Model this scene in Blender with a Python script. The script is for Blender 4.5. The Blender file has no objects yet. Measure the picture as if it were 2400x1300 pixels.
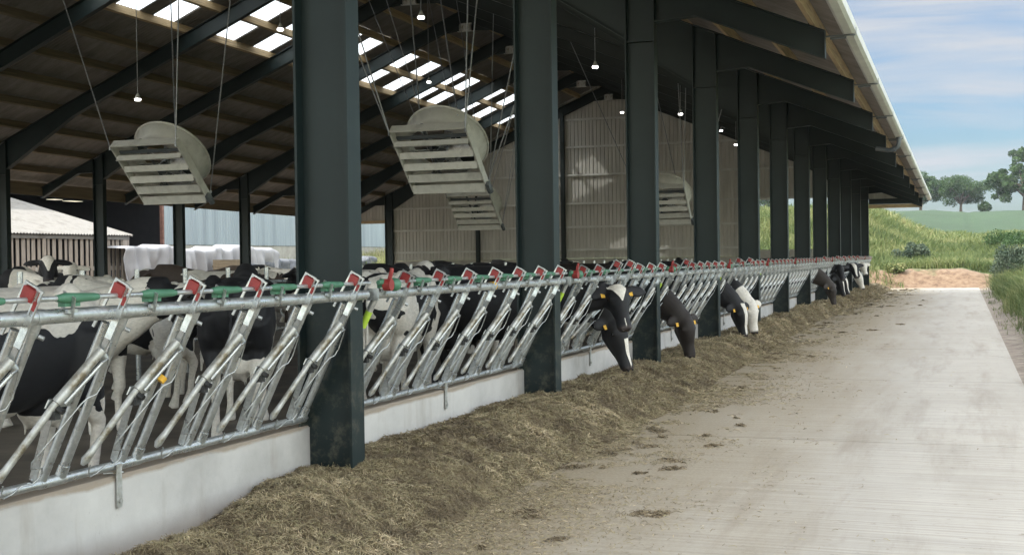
import bpy, bmesh, math, random
import numpy as np
from mathutils import Vector, Matrix, noise as mnoise
R = math.radians
rng = np.random.default_rng(7)
random.seed(7)
scene = bpy.context.scene
COL = scene.collection

# ------------------------------------------------------------------ camera
CP = Vector((4.213, 0.0, 1.795)); PHI = 0.34973; PITCH = -0.0145; ROLL = 0.01381
fw = Vector((-math.sin(PHI)*math.cos(PITCH), math.cos(PHI)*math.cos(PITCH), math.sin(PITCH)))
r0 = fw.cross(Vector((0, 0, 1))).normalized(); u0 = r0.cross(fw)
rt = r0*math.cos(ROLL) - u0*math.sin(ROLL); up = u0*math.cos(ROLL) + r0*math.sin(ROLL)
cam = bpy.data.cameras.new('camera'); camo = bpy.data.objects.new('camera', cam); COL.objects.link(camo)
camo.matrix_world = Matrix(((rt.x, up.x, -fw.x, CP.x), (rt.y, up.y, -fw.y, CP.y), (rt.z, up.z, -fw.z, CP.z), (0, 0, 0, 1)))
cam.sensor_width = 36.0; cam.lens = 36.0*2900/2400; cam.clip_start = 0.1; cam.clip_end = 3000
scene.camera = camo

# ------------------------------------------------------------------ light
SUN_TRAVEL = Vector((0.85, 0.80, -1.05)).normalized()
SUN_EL = math.asin(-SUN_TRAVEL.z); SUN_AZ = math.atan2(-SUN_TRAVEL.x, -SUN_TRAVEL.y)
world = bpy.data.worlds.new('World'); scene.world = world; world.use_nodes = True
wn = world.node_tree; wn.nodes.clear()
def N(nt, t, **k):
    n = nt.nodes.new(t)
    for a, v in k.items(): setattr(n, a, v)
    return n
wo = N(wn, 'ShaderNodeOutputWorld'); bg = N(wn, 'ShaderNodeBackground'); sky = N(wn, 'ShaderNodeTexSky')
sky.sky_type = 'NISHITA'; sky.sun_disc = False; sky.sun_elevation = SUN_EL; sky.sun_rotation = SUN_AZ
sky.air_density = 1.2; sky.dust_density = 1.0; sky.ozone_density = 1.5
tc = N(wn, 'ShaderNodeTexCoord'); mp = N(wn, 'ShaderNodeMapping'); mp.inputs['Scale'].default_value = (1.6, 2.2, 15.0)
mp.inputs['Rotation'].default_value = (R(4), R(5), R(20))
nz = N(wn, 'ShaderNodeTexNoise'); nz.inputs['Scale'].default_value = 1.9; nz.inputs['Detail'].default_value = 8; nz.inputs['Roughness'].default_value = 0.55
nz.inputs['Distortion'].default_value = 0.6
rp = N(wn, 'ShaderNodeValToRGB'); rp.color_ramp.elements[0].position = 0.40; rp.color_ramp.elements[1].position = 0.64
rp.color_ramp.elements[0].color = (0.04, 0.04, 0.04, 1); rp.color_ramp.elements[1].color = (0.95, 0.95, 0.95, 1)
mx = N(wn, 'ShaderNodeMix', data_type='RGBA'); mx.inputs[7].default_value = (1.75, 1.85, 2.0, 1)
wn.links.new(tc.outputs['Generated'], mp.inputs[0]); wn.links.new(mp.outputs[0], nz.inputs['Vector'])
wn.links.new(nz.outputs[0], rp.inputs[0]); wn.links.new(rp.outputs[0], mx.inputs[0])
sk2 = N(wn, 'ShaderNodeMix', data_type='RGBA'); sk2.blend_type = 'MULTIPLY'; sk2.inputs[0].default_value = 1; sk2.inputs[7].default_value = (.20, .265, .345, 1)
wn.links.new(sky.outputs[0], sk2.inputs[6]); wn.links.new(sk2.outputs[2], mx.inputs[6])
# added fill: sky scaled up overhead to light the road and shaded parts
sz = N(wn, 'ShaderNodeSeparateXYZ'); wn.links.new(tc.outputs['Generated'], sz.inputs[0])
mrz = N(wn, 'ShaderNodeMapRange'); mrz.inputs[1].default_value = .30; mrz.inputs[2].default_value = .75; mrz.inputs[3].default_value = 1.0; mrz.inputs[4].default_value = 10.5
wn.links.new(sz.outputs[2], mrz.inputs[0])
# unseen sky behind and right of the camera also scaled up as added fill
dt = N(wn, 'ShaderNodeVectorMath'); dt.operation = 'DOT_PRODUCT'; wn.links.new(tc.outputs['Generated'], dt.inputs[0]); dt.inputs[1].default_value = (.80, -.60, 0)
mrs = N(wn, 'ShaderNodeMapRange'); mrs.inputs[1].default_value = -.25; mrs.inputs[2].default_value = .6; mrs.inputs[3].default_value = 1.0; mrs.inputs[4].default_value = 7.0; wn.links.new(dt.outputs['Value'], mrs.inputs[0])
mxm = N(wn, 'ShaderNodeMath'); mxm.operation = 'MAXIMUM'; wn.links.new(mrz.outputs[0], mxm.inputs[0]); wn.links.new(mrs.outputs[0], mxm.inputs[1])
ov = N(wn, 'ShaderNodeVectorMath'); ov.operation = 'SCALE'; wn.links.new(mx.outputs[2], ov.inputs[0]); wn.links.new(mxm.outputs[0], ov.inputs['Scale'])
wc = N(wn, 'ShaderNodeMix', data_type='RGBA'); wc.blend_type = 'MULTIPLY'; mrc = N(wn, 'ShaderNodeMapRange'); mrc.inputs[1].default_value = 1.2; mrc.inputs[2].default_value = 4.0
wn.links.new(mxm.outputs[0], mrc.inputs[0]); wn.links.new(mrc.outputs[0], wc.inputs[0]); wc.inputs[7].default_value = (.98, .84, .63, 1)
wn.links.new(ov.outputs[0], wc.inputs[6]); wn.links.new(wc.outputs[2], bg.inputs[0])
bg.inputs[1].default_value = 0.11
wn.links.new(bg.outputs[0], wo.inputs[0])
sl = bpy.data.lights.new('sun', 'SUN'); sl.energy = 2.0; sl.angle = R(0.6); sl.color = (1.0, 0.95, 0.87)
so = bpy.data.objects.new('sun', sl); COL.objects.link(so); so.rotation_euler = (-SUN_TRAVEL).to_track_quat('Z', 'Y').to_euler()
vs = scene.view_settings; vs.view_transform = 'Standard'; vs.look = 'None'; vs.exposure = 1.75; vs.gamma = 1.0

# ------------------------------------------------------------------ materials
def newmat(name):
    m = bpy.data.materials.new(name); m.use_nodes = True
    nt = m.node_tree; p = nt.nodes['Principled BSDF']
    return m, nt, p
def ramp(nt, stops):
    r = N(nt, 'ShaderNodeValToRGB'); e = r.color_ramp.elements
    while len(e) < len(stops): e.new(0.5)
    for i, (pos, c) in enumerate(stops): e[i].position = pos; e[i].color = (*c, 1) if len(c) == 3 else c
    return r
def noisetex(nt, scale, detail=5, rough=.6, coord='Object', stretch=None, dist=0):
    t = N(nt, 'ShaderNodeTexCoord'); n = N(nt, 'ShaderNodeTexNoise')
    n.inputs['Scale'].default_value = scale; n.inputs['Detail'].default_value = detail; n.inputs['Roughness'].default_value = rough
    n.inputs['Distortion'].default_value = dist
    if stretch:
        mm = N(nt, 'ShaderNodeMapping'); mm.inputs['Scale'].default_value = stretch
        nt.links.new(t.outputs[coord], mm.inputs[0]); nt.links.new(mm.outputs[0], n.inputs['Vector'])
    else: nt.links.new(t.outputs[coord], n.inputs['Vector'])
    return n
def mixc(nt, a, b, f, mode='MIX'):
    m = N(nt, 'ShaderNodeMix', data_type='RGBA'); m.blend_type = mode
    for s, v in ((6, a), (7, b), (0, f)):
        if isinstance(v, (int, float)): m.inputs[s].default_value = v
        elif isinstance(v, tuple): m.inputs[s].default_value = (*v, 1)
        else: nt.links.new(v, m.inputs[s])
    return m.outputs[2]
def bump(nt, p, h, strength=.3, dist=.01):
    b = N(nt, 'ShaderNodeBump'); b.inputs['Strength'].default_value = strength; b.inputs['Distance'].default_value = dist
    nt.links.new(h, b.inputs['Height']); nt.links.new(b.outputs[0], p.inputs['Normal'])
def noisy(name, c1, c2, scale=4, rough=.7, metal=0, bs=.2, bd=.005, stretch=None, c3=None, pos=(.35, .65), detail=6, bscale=None):
    m, nt, p = newmat(name)
    n = noisetex(nt, scale, detail, .6, stretch=stretch)
    st = [(pos[0], c1), (pos[1], c2)] if c3 is None else [(pos[0], c1), (.5*(pos[0]+pos[1]), c2), (pos[1], c3)]
    r = ramp(nt, st); nt.links.new(n.outputs[0], r.inputs[0]); nt.links.new(r.outputs[0], p.inputs['Base Color'])
    p.inputs['Roughness'].default_value = rough; p.inputs['Metallic'].default_value = metal
    if bs:
        n2 = noisetex(nt, bscale or scale*6, 4, .6, stretch=stretch); bump(nt, p, n2.outputs[0], bs, bd)
    return m
M = {}
M['green_steel'] = noisy('green_steel', (.034, .048, .045), (.043, .058, .054), 2.2, .42, 0, .08, .004, c3=(.05, .065, .06))
# scuffs and pale specks on the column paint
def steel():
    m, nt, p = newmat('painted_steel')
    n = noisetex(nt, 1.3, 5); r = ramp(nt, [(.35, (.0080, .0160, .0175)), (.65, (.012, .0225, .0235))]); nt.links.new(n.outputs[0], r.inputs[0])
    s = noisetex(nt, 22, 3, .7); rs = ramp(nt, [(.70, (0, 0, 0)), (.74, (1, 1, 1))]); nt.links.new(s.outputs[0], rs.inputs[0])
    g = noisetex(nt, .9, 2); rg = ramp(nt, [(.45, (0, 0, 0)), (.7, (.5, .5, .5))]); nt.links.new(g.outputs[0], rg.inputs[0])
    f = mixc(nt, rs.outputs[0], rg.outputs[0], 1.0, 'MULTIPLY')
    t = N(nt, 'ShaderNodeTexCoord'); sx = N(nt, 'ShaderNodeSeparateXYZ'); nt.links.new(t.outputs['Object'], sx.inputs[0])
    mz = N(nt, 'ShaderNodeMapRange'); mz.inputs[1].default_value = .3; mz.inputs[2].default_value = 1.5; mz.inputs[3].default_value = .75; mz.inputs[4].default_value = 0; nt.links.new(sx.outputs[2], mz.inputs[0])
    sc = noisetex(nt, 5, 6, .75); rsc = ramp(nt, [(.50, (0, 0, 0)), (.70, (1, 1, 1))]); nt.links.new(sc.outputs[0], rsc.inputs[0])
    base = mixc(nt, mixc(nt, r.outputs[0], (.16, .17, .15), f), (.13, .12, .09), mixc(nt, rsc.outputs[0], mz.outputs[0], 1.0, 'MULTIPLY'))
    nt.links.new(base, p.inputs['Base Color'])
    p.inputs['Roughness'].default_value = .5; p.inputs['Specular IOR Level'].default_value = .35
    return m
M['steel'] = steel()
def galv():
    m, nt, p = newmat('galvanised')
    v = N(nt, 'ShaderNodeTexVoronoi'); v.inputs['Scale'].default_value = 55; t = N(nt, 'ShaderNodeTexCoord'); nt.links.new(t.outputs['Object'], v.inputs['Vector'])
    r = ramp(nt, [(0, (.42, .44, .45)), (1, (.58, .60, .61))]); nt.links.new(v.outputs['Color'], r.inputs[0])
    n = noisetex(nt, 9, 6, .65); d = ramp(nt, [(.58, (0, 0, 0)), (.74, (.55, .55, .55))]); nt.links.new(n.outputs[0], d.inputs[0])
    nt.links.new(mixc(nt, r.outputs[0], (.20, .18, .14), d.outputs[0]), p.inputs['Base Color'])
    p.inputs['Metallic'].default_value = .75
    rr = ramp(nt, [(.4, (.26, .26, .26)), (.7, (.6, .6, .6))]); nt.links.new(n.outputs[0], rr.inputs[0]); nt.links.new(rr.outputs[0], p.inputs['Roughness'])
    return m
M['galv'] = galv()
M['galv_dirty'] = noisy('galv_dirty', (.20, .17, .12), (.40, .40, .38), 7, .45, .55, .15, .003, c3=(.52, .53, .53), pos=(.38, .58))
M['red'] = noisy('red_plastic', (.24, .026, .026), (.33, .04, .038), 12, .5, 0, .1, .002)
M['green'] = noisy('green_plastic', (.05, .15, .09), (.07, .20, .125), 10, .5, 0, .1, .002)
M['yellow'] = noisy('yellow_mark', (.65, .35, .03), (.75, .45, .05), 20, .6)
M['lime'] = noisy('lime_mark', (.4, .6, .05), (.5, .7, .08), 20, .6)
M['black'] = noisy('black_rubber', (.012, .012, .014), (.03, .03, .03), 20, .6)
def concrete(name, base, dark, light, stain=(.20, .15, .10)):
    m, nt, p = newmat(name)
    n = noisetex(nt, 1.1, 8, .65); r = ramp(nt, [(.3, dark), (.5, base), (.72, light)]); nt.links.new(n.outputs[0], r.inputs[0])
    v = noisetex(nt, 1.6, 5, .6, stretch=(3.0, 3.0, .5)); rv = ramp(nt, [(.55, (0, 0, 0)), (.75, (.35, .35, .35))]); nt.links.new(v.outputs[0], rv.inputs[0])
    c = mixc(nt, r.outputs[0], stain, rv.outputs[0])
    sp = noisetex(nt, 30, 3, .7); rsp = ramp(nt, [(.68, (0, 0, 0)), (.74, (.6, .6, .6))]); nt.links.new(sp.outputs[0], rsp.inputs[0])
    c = mixc(nt, c, dark, rsp.outputs[0])
    # brown dried feed line near the top and splash near the foot, along the wall height (object z)
    t = N(nt, 'ShaderNodeTexCoord'); sx = N(nt, 'ShaderNodeSeparateXYZ'); nt.links.new(t.outputs['Object'], sx.inputs[0])
    ad = N(nt, 'ShaderNodeMath'); ad.operation = 'MULTIPLY_ADD'; nt.links.new(n.outputs[0], ad.inputs[0]); ad.inputs[1].default_value = .12; nt.links.new(sx.outputs[2], ad.inputs[2])
    rz = ramp(nt, [(.18, (.55, .55, .55)), (.36, (0, 0, 0)), (.605, (0, 0, 0)), (.625, (.8, .8, .8))]); nt.links.new(ad.outputs[0], rz.inputs[0])
    c = mixc(nt, c, (.27, .21, .15), rz.outputs[0])
    nt.links.new(c, p.inputs['Base Color']); p.inputs['Roughness'].default_value = .85
    nb = noisetex(nt, 25, 6, .7); bump(nt, p, nb.outputs[0], .25, .006)
    return m
M['wall'] = concrete('cast_concrete', (.47, .46, .45), (.36, .35, .34), (.56, .55, .535))
M['barn_concrete'] = noisy('barn_concrete', (.30, .28, .25), (.42, .40, .36), 1.5, .9, 0, .2, .01)
M['timber'] = noisy('sawn_timber', (.38, .27, .15), (.52, .39, .23), 3, .75, 0, .2, .004, stretch=(1, .25, 6), c3=(.30, .22, .14))
M['timber_dull'] = noisy('dull_timber', (.15, .115, .075), (.24, .185, .12), 3, .8, 0, .2, .004, stretch=(1, .25, 6))
def fibre(name, a, b):
    return noisy(name, a, b, 1.5, .85, 0, .2, .004, stretch=(1, 2.5, 1))
M['roof'] = fibre('fibre_cement', (.20, .18, .165), (.29, .265, .245))
M['old_roof'] = noisy('old_fibre_cement', (.135, .125, .11), (.22, .21, .195), 1.1, .9, 0, .3, .006, c3=(.175, .165, .15), pos=(.3, .7))
M['grp'] = None
def skyl():
    m, nt, p = newmat('translucent_sheet'); nt.nodes.remove(p)
    o = [n for n in nt.nodes if n.type == 'OUTPUT_MATERIAL'][0]
    tr = N(nt, 'ShaderNodeBsdfTranslucent'); tr.inputs[0].default_value = (.72, .76, .78, 1)
    tp = N(nt, 'ShaderNodeBsdfTransparent'); tp.inputs[0].default_value = (.93, .97, 1, 1)
    ms = N(nt, 'ShaderNodeMixShader'); ms.inputs[0].default_value = .2
    nt.links.new(tr.outputs[0], ms.inputs[1]); nt.links.new(tp.outputs[0], ms.inputs[2]); nt.links.new(ms.outputs[0], o.inputs[0])
    return m
M['grp'] = skyl()
M['clad'] = noisy('gable_sheeting', (.44, .425, .39), (.57, .55, .51), 1.2, .6, 0, .05, .002, stretch=(3, 1, .4))
M['clad_out'] = noisy('corrugated_zinc', (.20, .235, .265), (.29, .335, .37), .5, .6, .1, .1, .003, stretch=(1, 3, .12), c3=(.35, .40, .44), pos=(.25, .75))
M['gutter'] = noisy('pale_gutter', (.50, .50, .47), (.62, .62, .59), 2, .5, 0, .05, .002)
M['grey_pvc'] = noisy('grey_pvc', (.07, .08, .09), (.10, .11, .12), 5, .4)
M['fan'] = noisy('fan_paint', (.44, .43, .40), (.54, .53, .495), 3.5, .5, .1, .05, .002, c3=(.37, .36, .335), pos=(.3, .72))
M['chain'] = noisy('chain_steel', (.22, .23, .25), (.35, .36, .38), 30, .4, .6)
M['rust'] = noisy('rusty_steel', (.14, .065, .05), (.22, .11, .085), 5, .8)
M['white_sheet'] = noisy('white_sheet', (.28, .28, .295), (.36, .36, .375), .8, .6, 0, .35, .03, stretch=(1, 1, .35), bscale=2.5)
M['dark_sheet'] = noisy('dark_sheet', (.05, .055, .065), (.13, .14, .16), 2, .45, 0, .5, .03)
M['wood_grey'] = noisy('grey_boards', (.24, .20, .17), (.38, .33, .28), 4, .85, 0, .2, .004, stretch=(4, 4, .4))
M['shed_shade'] = noisy('shed_shade', (.006, .006, .009), (.012, .012, .015), 2, .95)  # near-black: the shade inside the sheds is put into the colour
M['machine_yellow'] = noisy('machine_yellow', (.45, .27, .06), (.55, .35, .09), 3, .6)
M['lamp_body'] = noisy('lamp_body', (.45, .45, .44), (.6, .6, .6), 8, .4)
def emis(name, c, s):
    m, nt, p = newmat(name); p.inputs['Emission Color'].default_value = (*c, 1); p.inputs['Emission Strength'].default_value = s; p.inputs['Base Color'].default_value = (.8, .8, .8, 1)
    return m
M['lamp'] = emis('lamp_lens', (1.0, .98, .93), 5.0)
M['eye'] = noisy('eye_dark', (.008, .006, .006), (.015, .01, .01), 30, .08, 0, 0)

# ------------------------------------------------------------------ mesh helpers
class MB:
    def __init__(s): s.v = []; s.f = []; s.sm = []
    def add(s, vs, fs, smooth=False):
        o = len(s.v); s.v += [tuple(v) for v in vs]; s.f += [tuple(i+o for i in f) for f in fs]; s.sm += [smooth]*len(fs)
    def box(s, x0, x1, y0, y1, z0, z1):
        vs = [(x, y, z) for x in (x0, x1) for y in (y0, y1) for z in (z0, z1)]
        s.add(vs, [(0, 1, 3, 2), (4, 6, 7, 5), (0, 4, 5, 1), (2, 3, 7, 6), (0, 2, 6, 4), (1, 5, 7, 3)])
    def obox(s, c, ax, ay, az):
        c = Vector(c); ax = Vector(ax); ay = Vector(ay); az = Vector(az)
        vs = [c+ax*i+ay*j+az*k for i in (-1, 1) for j in (-1, 1) for k in (-1, 1)]
        s.add(vs, [(0, 1, 3, 2), (4, 6, 7, 5), (0, 4, 5, 1), (2, 3, 7, 6), (0, 2, 6, 4), (1, 5, 7, 3)])
    def bar(s, a, b, w, h, upv=(0, 0, 1)):
        a = Vector(a); b = Vector(b); d = (b-a); L = d.length; d.normalize(); u = Vector(upv); sd = d.cross(u).normalized(); u = sd.cross(d)
        s.obox((a+b)/2, d*L/2, sd*w/2, u*h/2)
    def prism(s, poly, y0, y1):   # poly in xz, ccw, extruded in y
        n = len(poly); vs = [(x, y0, z) for x, z in poly]+[(x, y1, z) for x, z in poly]
        s.add(vs, [tuple(range(n)), tuple(range(2*n-1, n-1, -1))]+[(i, i+n, (i+1) % n+n, (i+1) % n) for i in range(n)])
    def tube(s, pts, r, seg=10, caps=True, closed=False):
        pts = [Vector(p) for p in pts]; rs = r if isinstance(r, (list, tuple)) else [r]*len(pts)
        vs = []; n = len(pts); ref = None
        for i, p in enumerate(pts):
            if closed: d = (pts[(i+1) % n]-pts[i-1])
            else: d = pts[min(i+1, n-1)]-pts[max(i-1, 0)]
            d.normalize()
            if ref is None: ref = Vector((0, 0, 1)) if abs(d.z) < .9 else Vector((1, 0, 0))
            sd = d.cross(ref).normalized(); u = sd.cross(d).normalized(); ref = u
            for k in range(seg):
                a = 2*math.pi*k/seg; vs.append(p+(sd*math.cos(a)+u*math.sin(a))*rs[i])
        fs = []
        for i in range(n if closed else n-1):
            j = (i+1) % n
            for k in range(seg): fs.append((i*seg+k, i*seg+(k+1) % seg, j*seg+(k+1) % seg, j*seg+k))
        s.add(vs, fs, True)
        if caps and not closed:
            s.add(vs[:seg], [tuple(range(seg))[::-1]]); s.add(vs[-seg:], [tuple(range(seg))])
    def build(s, name, mat, parent=None, loc=None):
        me = bpy.data.meshes.new(name); me.from_pydata(s.v, [], s.f); me.polygons.foreach_set('use_smooth', s.sm); me.update()
        bm = bmesh.new(); bm.from_mesh(me); bmesh.ops.recalc_face_normals(bm, faces=bm.faces); bm.to_mesh(me); bm.free()
        me.materials.append(mat)
        o = bpy.data.objects.new(name, me); COL.objects.link(o)
        if parent: o.parent = parent
        if loc: o.location = loc
        return o
def tag(o, label=None, cat=None, group=None, kind=None):
    if label: o['label'] = label
    if cat: o['category'] = cat
    if group: o['group'] = group
    if kind: o['kind'] = kind
    return o
def empty(name, loc, label, cat, group=None, rz=0):
    o = bpy.data.objects.new(name, None); COL.objects.link(o); o.location = loc; o.rotation_euler = (0, 0, rz); o.empty_display_size = .2
    return tag(o, label, cat, group)
def dup(o, parent=None):
    c = o.copy(); COL.objects.link(c)
    if parent is not None: c.parent = parent
    for ch in list(o.children): dup(ch, c)
    return c
def inst(src, name, parent, loc=(0, 0, 0)):
    c = bpy.data.objects.new(name, src.data); COL.objects.link(c); c.parent = parent; c.location = loc
    for ch in src.children:
        d = bpy.data.objects.new(ch.name.split('.')[0], ch.data); COL.objects.link(d); d.parent = c; d.location = ch.location
    return c
def npmesh(name, V, F, mat, nv=4, attr=None, smooth=False):
    me = bpy.data.meshes.new(name); V = np.asarray(V, dtype=np.float32); F = np.asarray(F, dtype=np.int32)
    me.vertices.add(len(V)); me.vertices.foreach_set('co', V.ravel())
    me.loops.add(F.size); me.loops.foreach_set('vertex_index', F.ravel())
    me.polygons.add(len(F)); me.polygons.foreach_set('loop_start', np.arange(0, F.size, nv, dtype=np.int32)); me.polygons.foreach_set('loop_total', np.full(len(F), nv, dtype=np.int32))
    if smooth: me.polygons.foreach_set('use_smooth', np.ones(len(F), dtype=bool))
    me.update(calc_edges=True)
    if attr is not None:
        a = me.attributes.new('tint', 'FLOAT', 'POINT'); a.data.foreach_set('value', np.asarray(attr, dtype=np.float32))
    me.materials.append(mat); o = bpy.data.objects.new(name, me); COL.objects.link(o); return o
def fbm(X, Y, seed=0, oct=4, sc=1.0):
    X = np.asarray(X, float)*sc; Y = np.asarray(Y, float)*sc; r = np.random.default_rng(seed); out = np.zeros(np.broadcast(X, Y).shape); a = 1.; t = 0
    for o in range(oct):
        T = r.random((64, 64)); s = 2**o; x = X*s+r.random()*64; y = Y*s+r.random()*64
        xi = np.floor(x).astype(int); yi = np.floor(y).astype(int); fx = x-xi; fy = y-yi; fx = fx*fx*(3-2*fx); fy = fy*fy*(3-2*fy)
        g = lambda i, j: T[i % 64, j % 64]
        v = (g(xi, yi)*(1-fx)+g(xi+1, yi)*fx)*(1-fy)+(g(xi, yi+1)*(1-fx)+g(xi+1, yi+1)*fx)*fy
        out = out+a*(v-.5)*2; t += a; a *= .5
    return out/t
def sstep(a, b, x): t = np.clip((np.asarray(x, float)-a)/(b-a), 0, 1); return t*t*(3-2*t)

Y0, BAY = 8.25, 4.8
def Yn(n): return Y0+BAY*n
def zf(y): return -.01275*(y-Yn(2))
NF = 12
NEARN = range(-2, NF)
ORD = ['nearest', 'second', 'third', 'fourth', 'fifth', 'sixth', 'seventh', 'eighth', 'ninth', 'tenth', 'eleventh', 'twelfth']

# ------------------------------------------------------------------ terrain
def hterr(X, Y):
    X = np.asarray(X, float); Y = np.asarray(Y, float)
    h = np.full(np.broadcast(X, Y).shape, -.06)
    # rough ground and the right hand verge
    ver = sstep(5.1, 5.6, X)*.10+sstep(5.5, 7.2, X+.5*fbm(Y, Y*0, 3, 3, .25))*.75+sstep(8, 20, X)*.35
    h = h+ver*(1-sstep(66, 74, Y)*.6)*sstep(8, 15, Y)
    # spoil bank at the end of the slab
    yb = Y-70.6-.35*fbm(X, X*0, 5, 3, .3)
    h = h+sstep(0, 2.2, yb)*(1.02+.22*fbm(X, Y, 6, 4, .45))*(1-.35*sstep(4.0, 6.0, X))
    h = h+sstep(3, 42, yb)*1.9
    # grassy mound behind the barn, higher to the left
    m = sstep(74, 92, Y+.15*X)*(1-sstep(-4.0, 3.2, X+1.0*fbm(X, Y, 9, 3, .1)))*sstep(-25, -17, X)
    h = h+m*(2.6+.5*fbm(X, Y, 8, 4, .08))*(1-.8*sstep(120, 170, Y))
    # arable field climbing to the skyline
    h = h+sstep(90, 410, Y)*10.9+sstep(80, 400, Y)*.5*fbm(X, Y, 11, 2, .01)
    h = h-sstep(405, 520, Y)*7
    h = np.where((X < -29) & (Y < 70), h+.25, h)
    return h+.04*fbm(X, Y, 12, 3, .8)*(1-sstep(-1, 0, -np.abs(X-2.5)+3.0))
xs = np.unique(np.concatenate([np.linspace(-500, -60, 23), np.linspace(-60, -6, 37), np.linspace(-6, 16, 111), np.linspace(16, 60, 45), np.linspace(60, 500, 45)]))
ys = np.unique(np.concatenate([np.linspace(-30, 8, 20), np.linspace(8, 68, 121), np.linspace(68, 80, 61), np.linspace(80, 140, 61), np.linspace(140, 700, 90)]))
GX, GY = np.meshgrid(xs, ys, indexing='ij'); GZ = hterr(GX, GY)
V = np.stack([GX, GY, GZ], -1).reshape(-1, 3); ny = len(ys)
I = np.arange(len(xs)-1)[:, None]*ny+np.arange(ny-1)[None]
F = np.stack([I, I+ny, I+ny+1, I+1], -1).reshape(-1, 4)
def ground_mat():
    m, nt, p = newmat('ground'); t = N(nt, 'ShaderNodeTexCoord'); sx = N(nt, 'ShaderNodeSeparateXYZ'); nt.links.new(t.outputs['Object'], sx.inputs[0])
    n = noisetex(nt, .35, 8, .65)
    nf = noisetex(nt, 3.0, 6, .65)
    soil = ramp(nt, [(.3, (.085, .05, .03)), (.5, (.165, .108, .068)), (.7, (.23, .165, .11))]); nt.links.new(nf.outputs[0], soil.inputs[0])
    grass = ramp(nt, [(.3, (.035, .06, .02)), (.5, (.07, .10, .035)), (.7, (.12, .135, .06))]); nt.links.new(nf.outputs[0], grass.inputs[0])
    fieldn = noisetex(nt, .05, 3, .6, stretch=(1, .2, 1)); field = ramp(nt, [(.35, (.020, .046, .017)), (.65, (.029, .064, .023))]); nt.links.new(fieldn.outputs[0], field.inputs[0])
    def mr(sock, a, b, c=0, d=1):
        q = N(nt, 'ShaderNodeMapRange'); q.inputs[1].default_value = a; q.inputs[2].default_value = b; q.inputs[3].default_value = c; q.inputs[4].default_value = d; nt.links.new(sock, q.inputs[0]); return q.outputs[0]
    def math2(op, a, b):
        q = N(nt, 'ShaderNodeMath'); q.operation = op; q.use_clamp = op in ('ADD', 'MULTIPLY')
        for i, v in enumerate((a, b)):
            if isinstance(v, (int, float)): q.inputs[i].default_value = v
            else: nt.links.new(v, q.inputs[i])
        return q.outputs[0]
    # soil where: end bank y 70..74 and patches, strip beside the slab, yard on the left
    ny_ = N(nt, 'ShaderNodeMath'); ny_.operation = 'MULTIPLY_ADD'; nt.links.new(n.outputs[0], ny_.inputs[0]); ny_.inputs[1].default_value = 8.0; nt.links.new(sx.outputs[1], ny_.inputs[2])
    bank = mr(ny_.outputs[0], 76.6, 77.6, 1, 0)
    patch = ramp(nt, [(.60, (0, 0, 0)), (.64, (1, 1, 1))]); np_ = noisetex(nt, .11, 5, .6); nt.links.new(np_.outputs[0], patch.inputs[0])
    f = math2('ADD', bank, patch.outputs[0])
    nearverge = math2('MULTIPLY', mr(sx.outputs[1], 69, 70, 1, 0), mr(sx.outputs[0], 5.5, 6.0, 0, 1))
    f = math2('MULTIPLY', f, math2('SUBTRACT', 1.0, nearverge))
    leftg = mr(sx.outputs[0], -36, -34, 1, 0)
    f = math2('MULTIPLY', f, math2('SUBTRACT', 1.0, leftg))
    c = mixc(nt, grass.outputs[0], soil.outputs[0], f)
    # gravelly brown strip along the slab edge
    c = mixc(nt, c, field.outputs[0], mr(sx.outputs[1], 138, 142))
    st = ramp(nt, [(.35, (.15, .12, .10)), (.6, (.27, .23, .19)), (.75, (.36, .30, .25))]); nt.links.new(nf.outputs[0], st.inputs[0])
    c = mixc(nt, c, st.outputs[0], math2('MULTIPLY', mr(sx.outputs[0], 5.8, 5.4), mr(sx.outputs[1], 70, 68)))
    nt.links.new(c, p.inputs['Base Color']); p.inputs['Roughness'].default_value = .95
    nb = noisetex(nt, 9, 6, .7); bump(nt, p, nb.outputs[0], .6, .05)
    return m
g = npmesh('ground', V, F, ground_mat(), smooth=True); tag(g, kind='structure')

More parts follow.
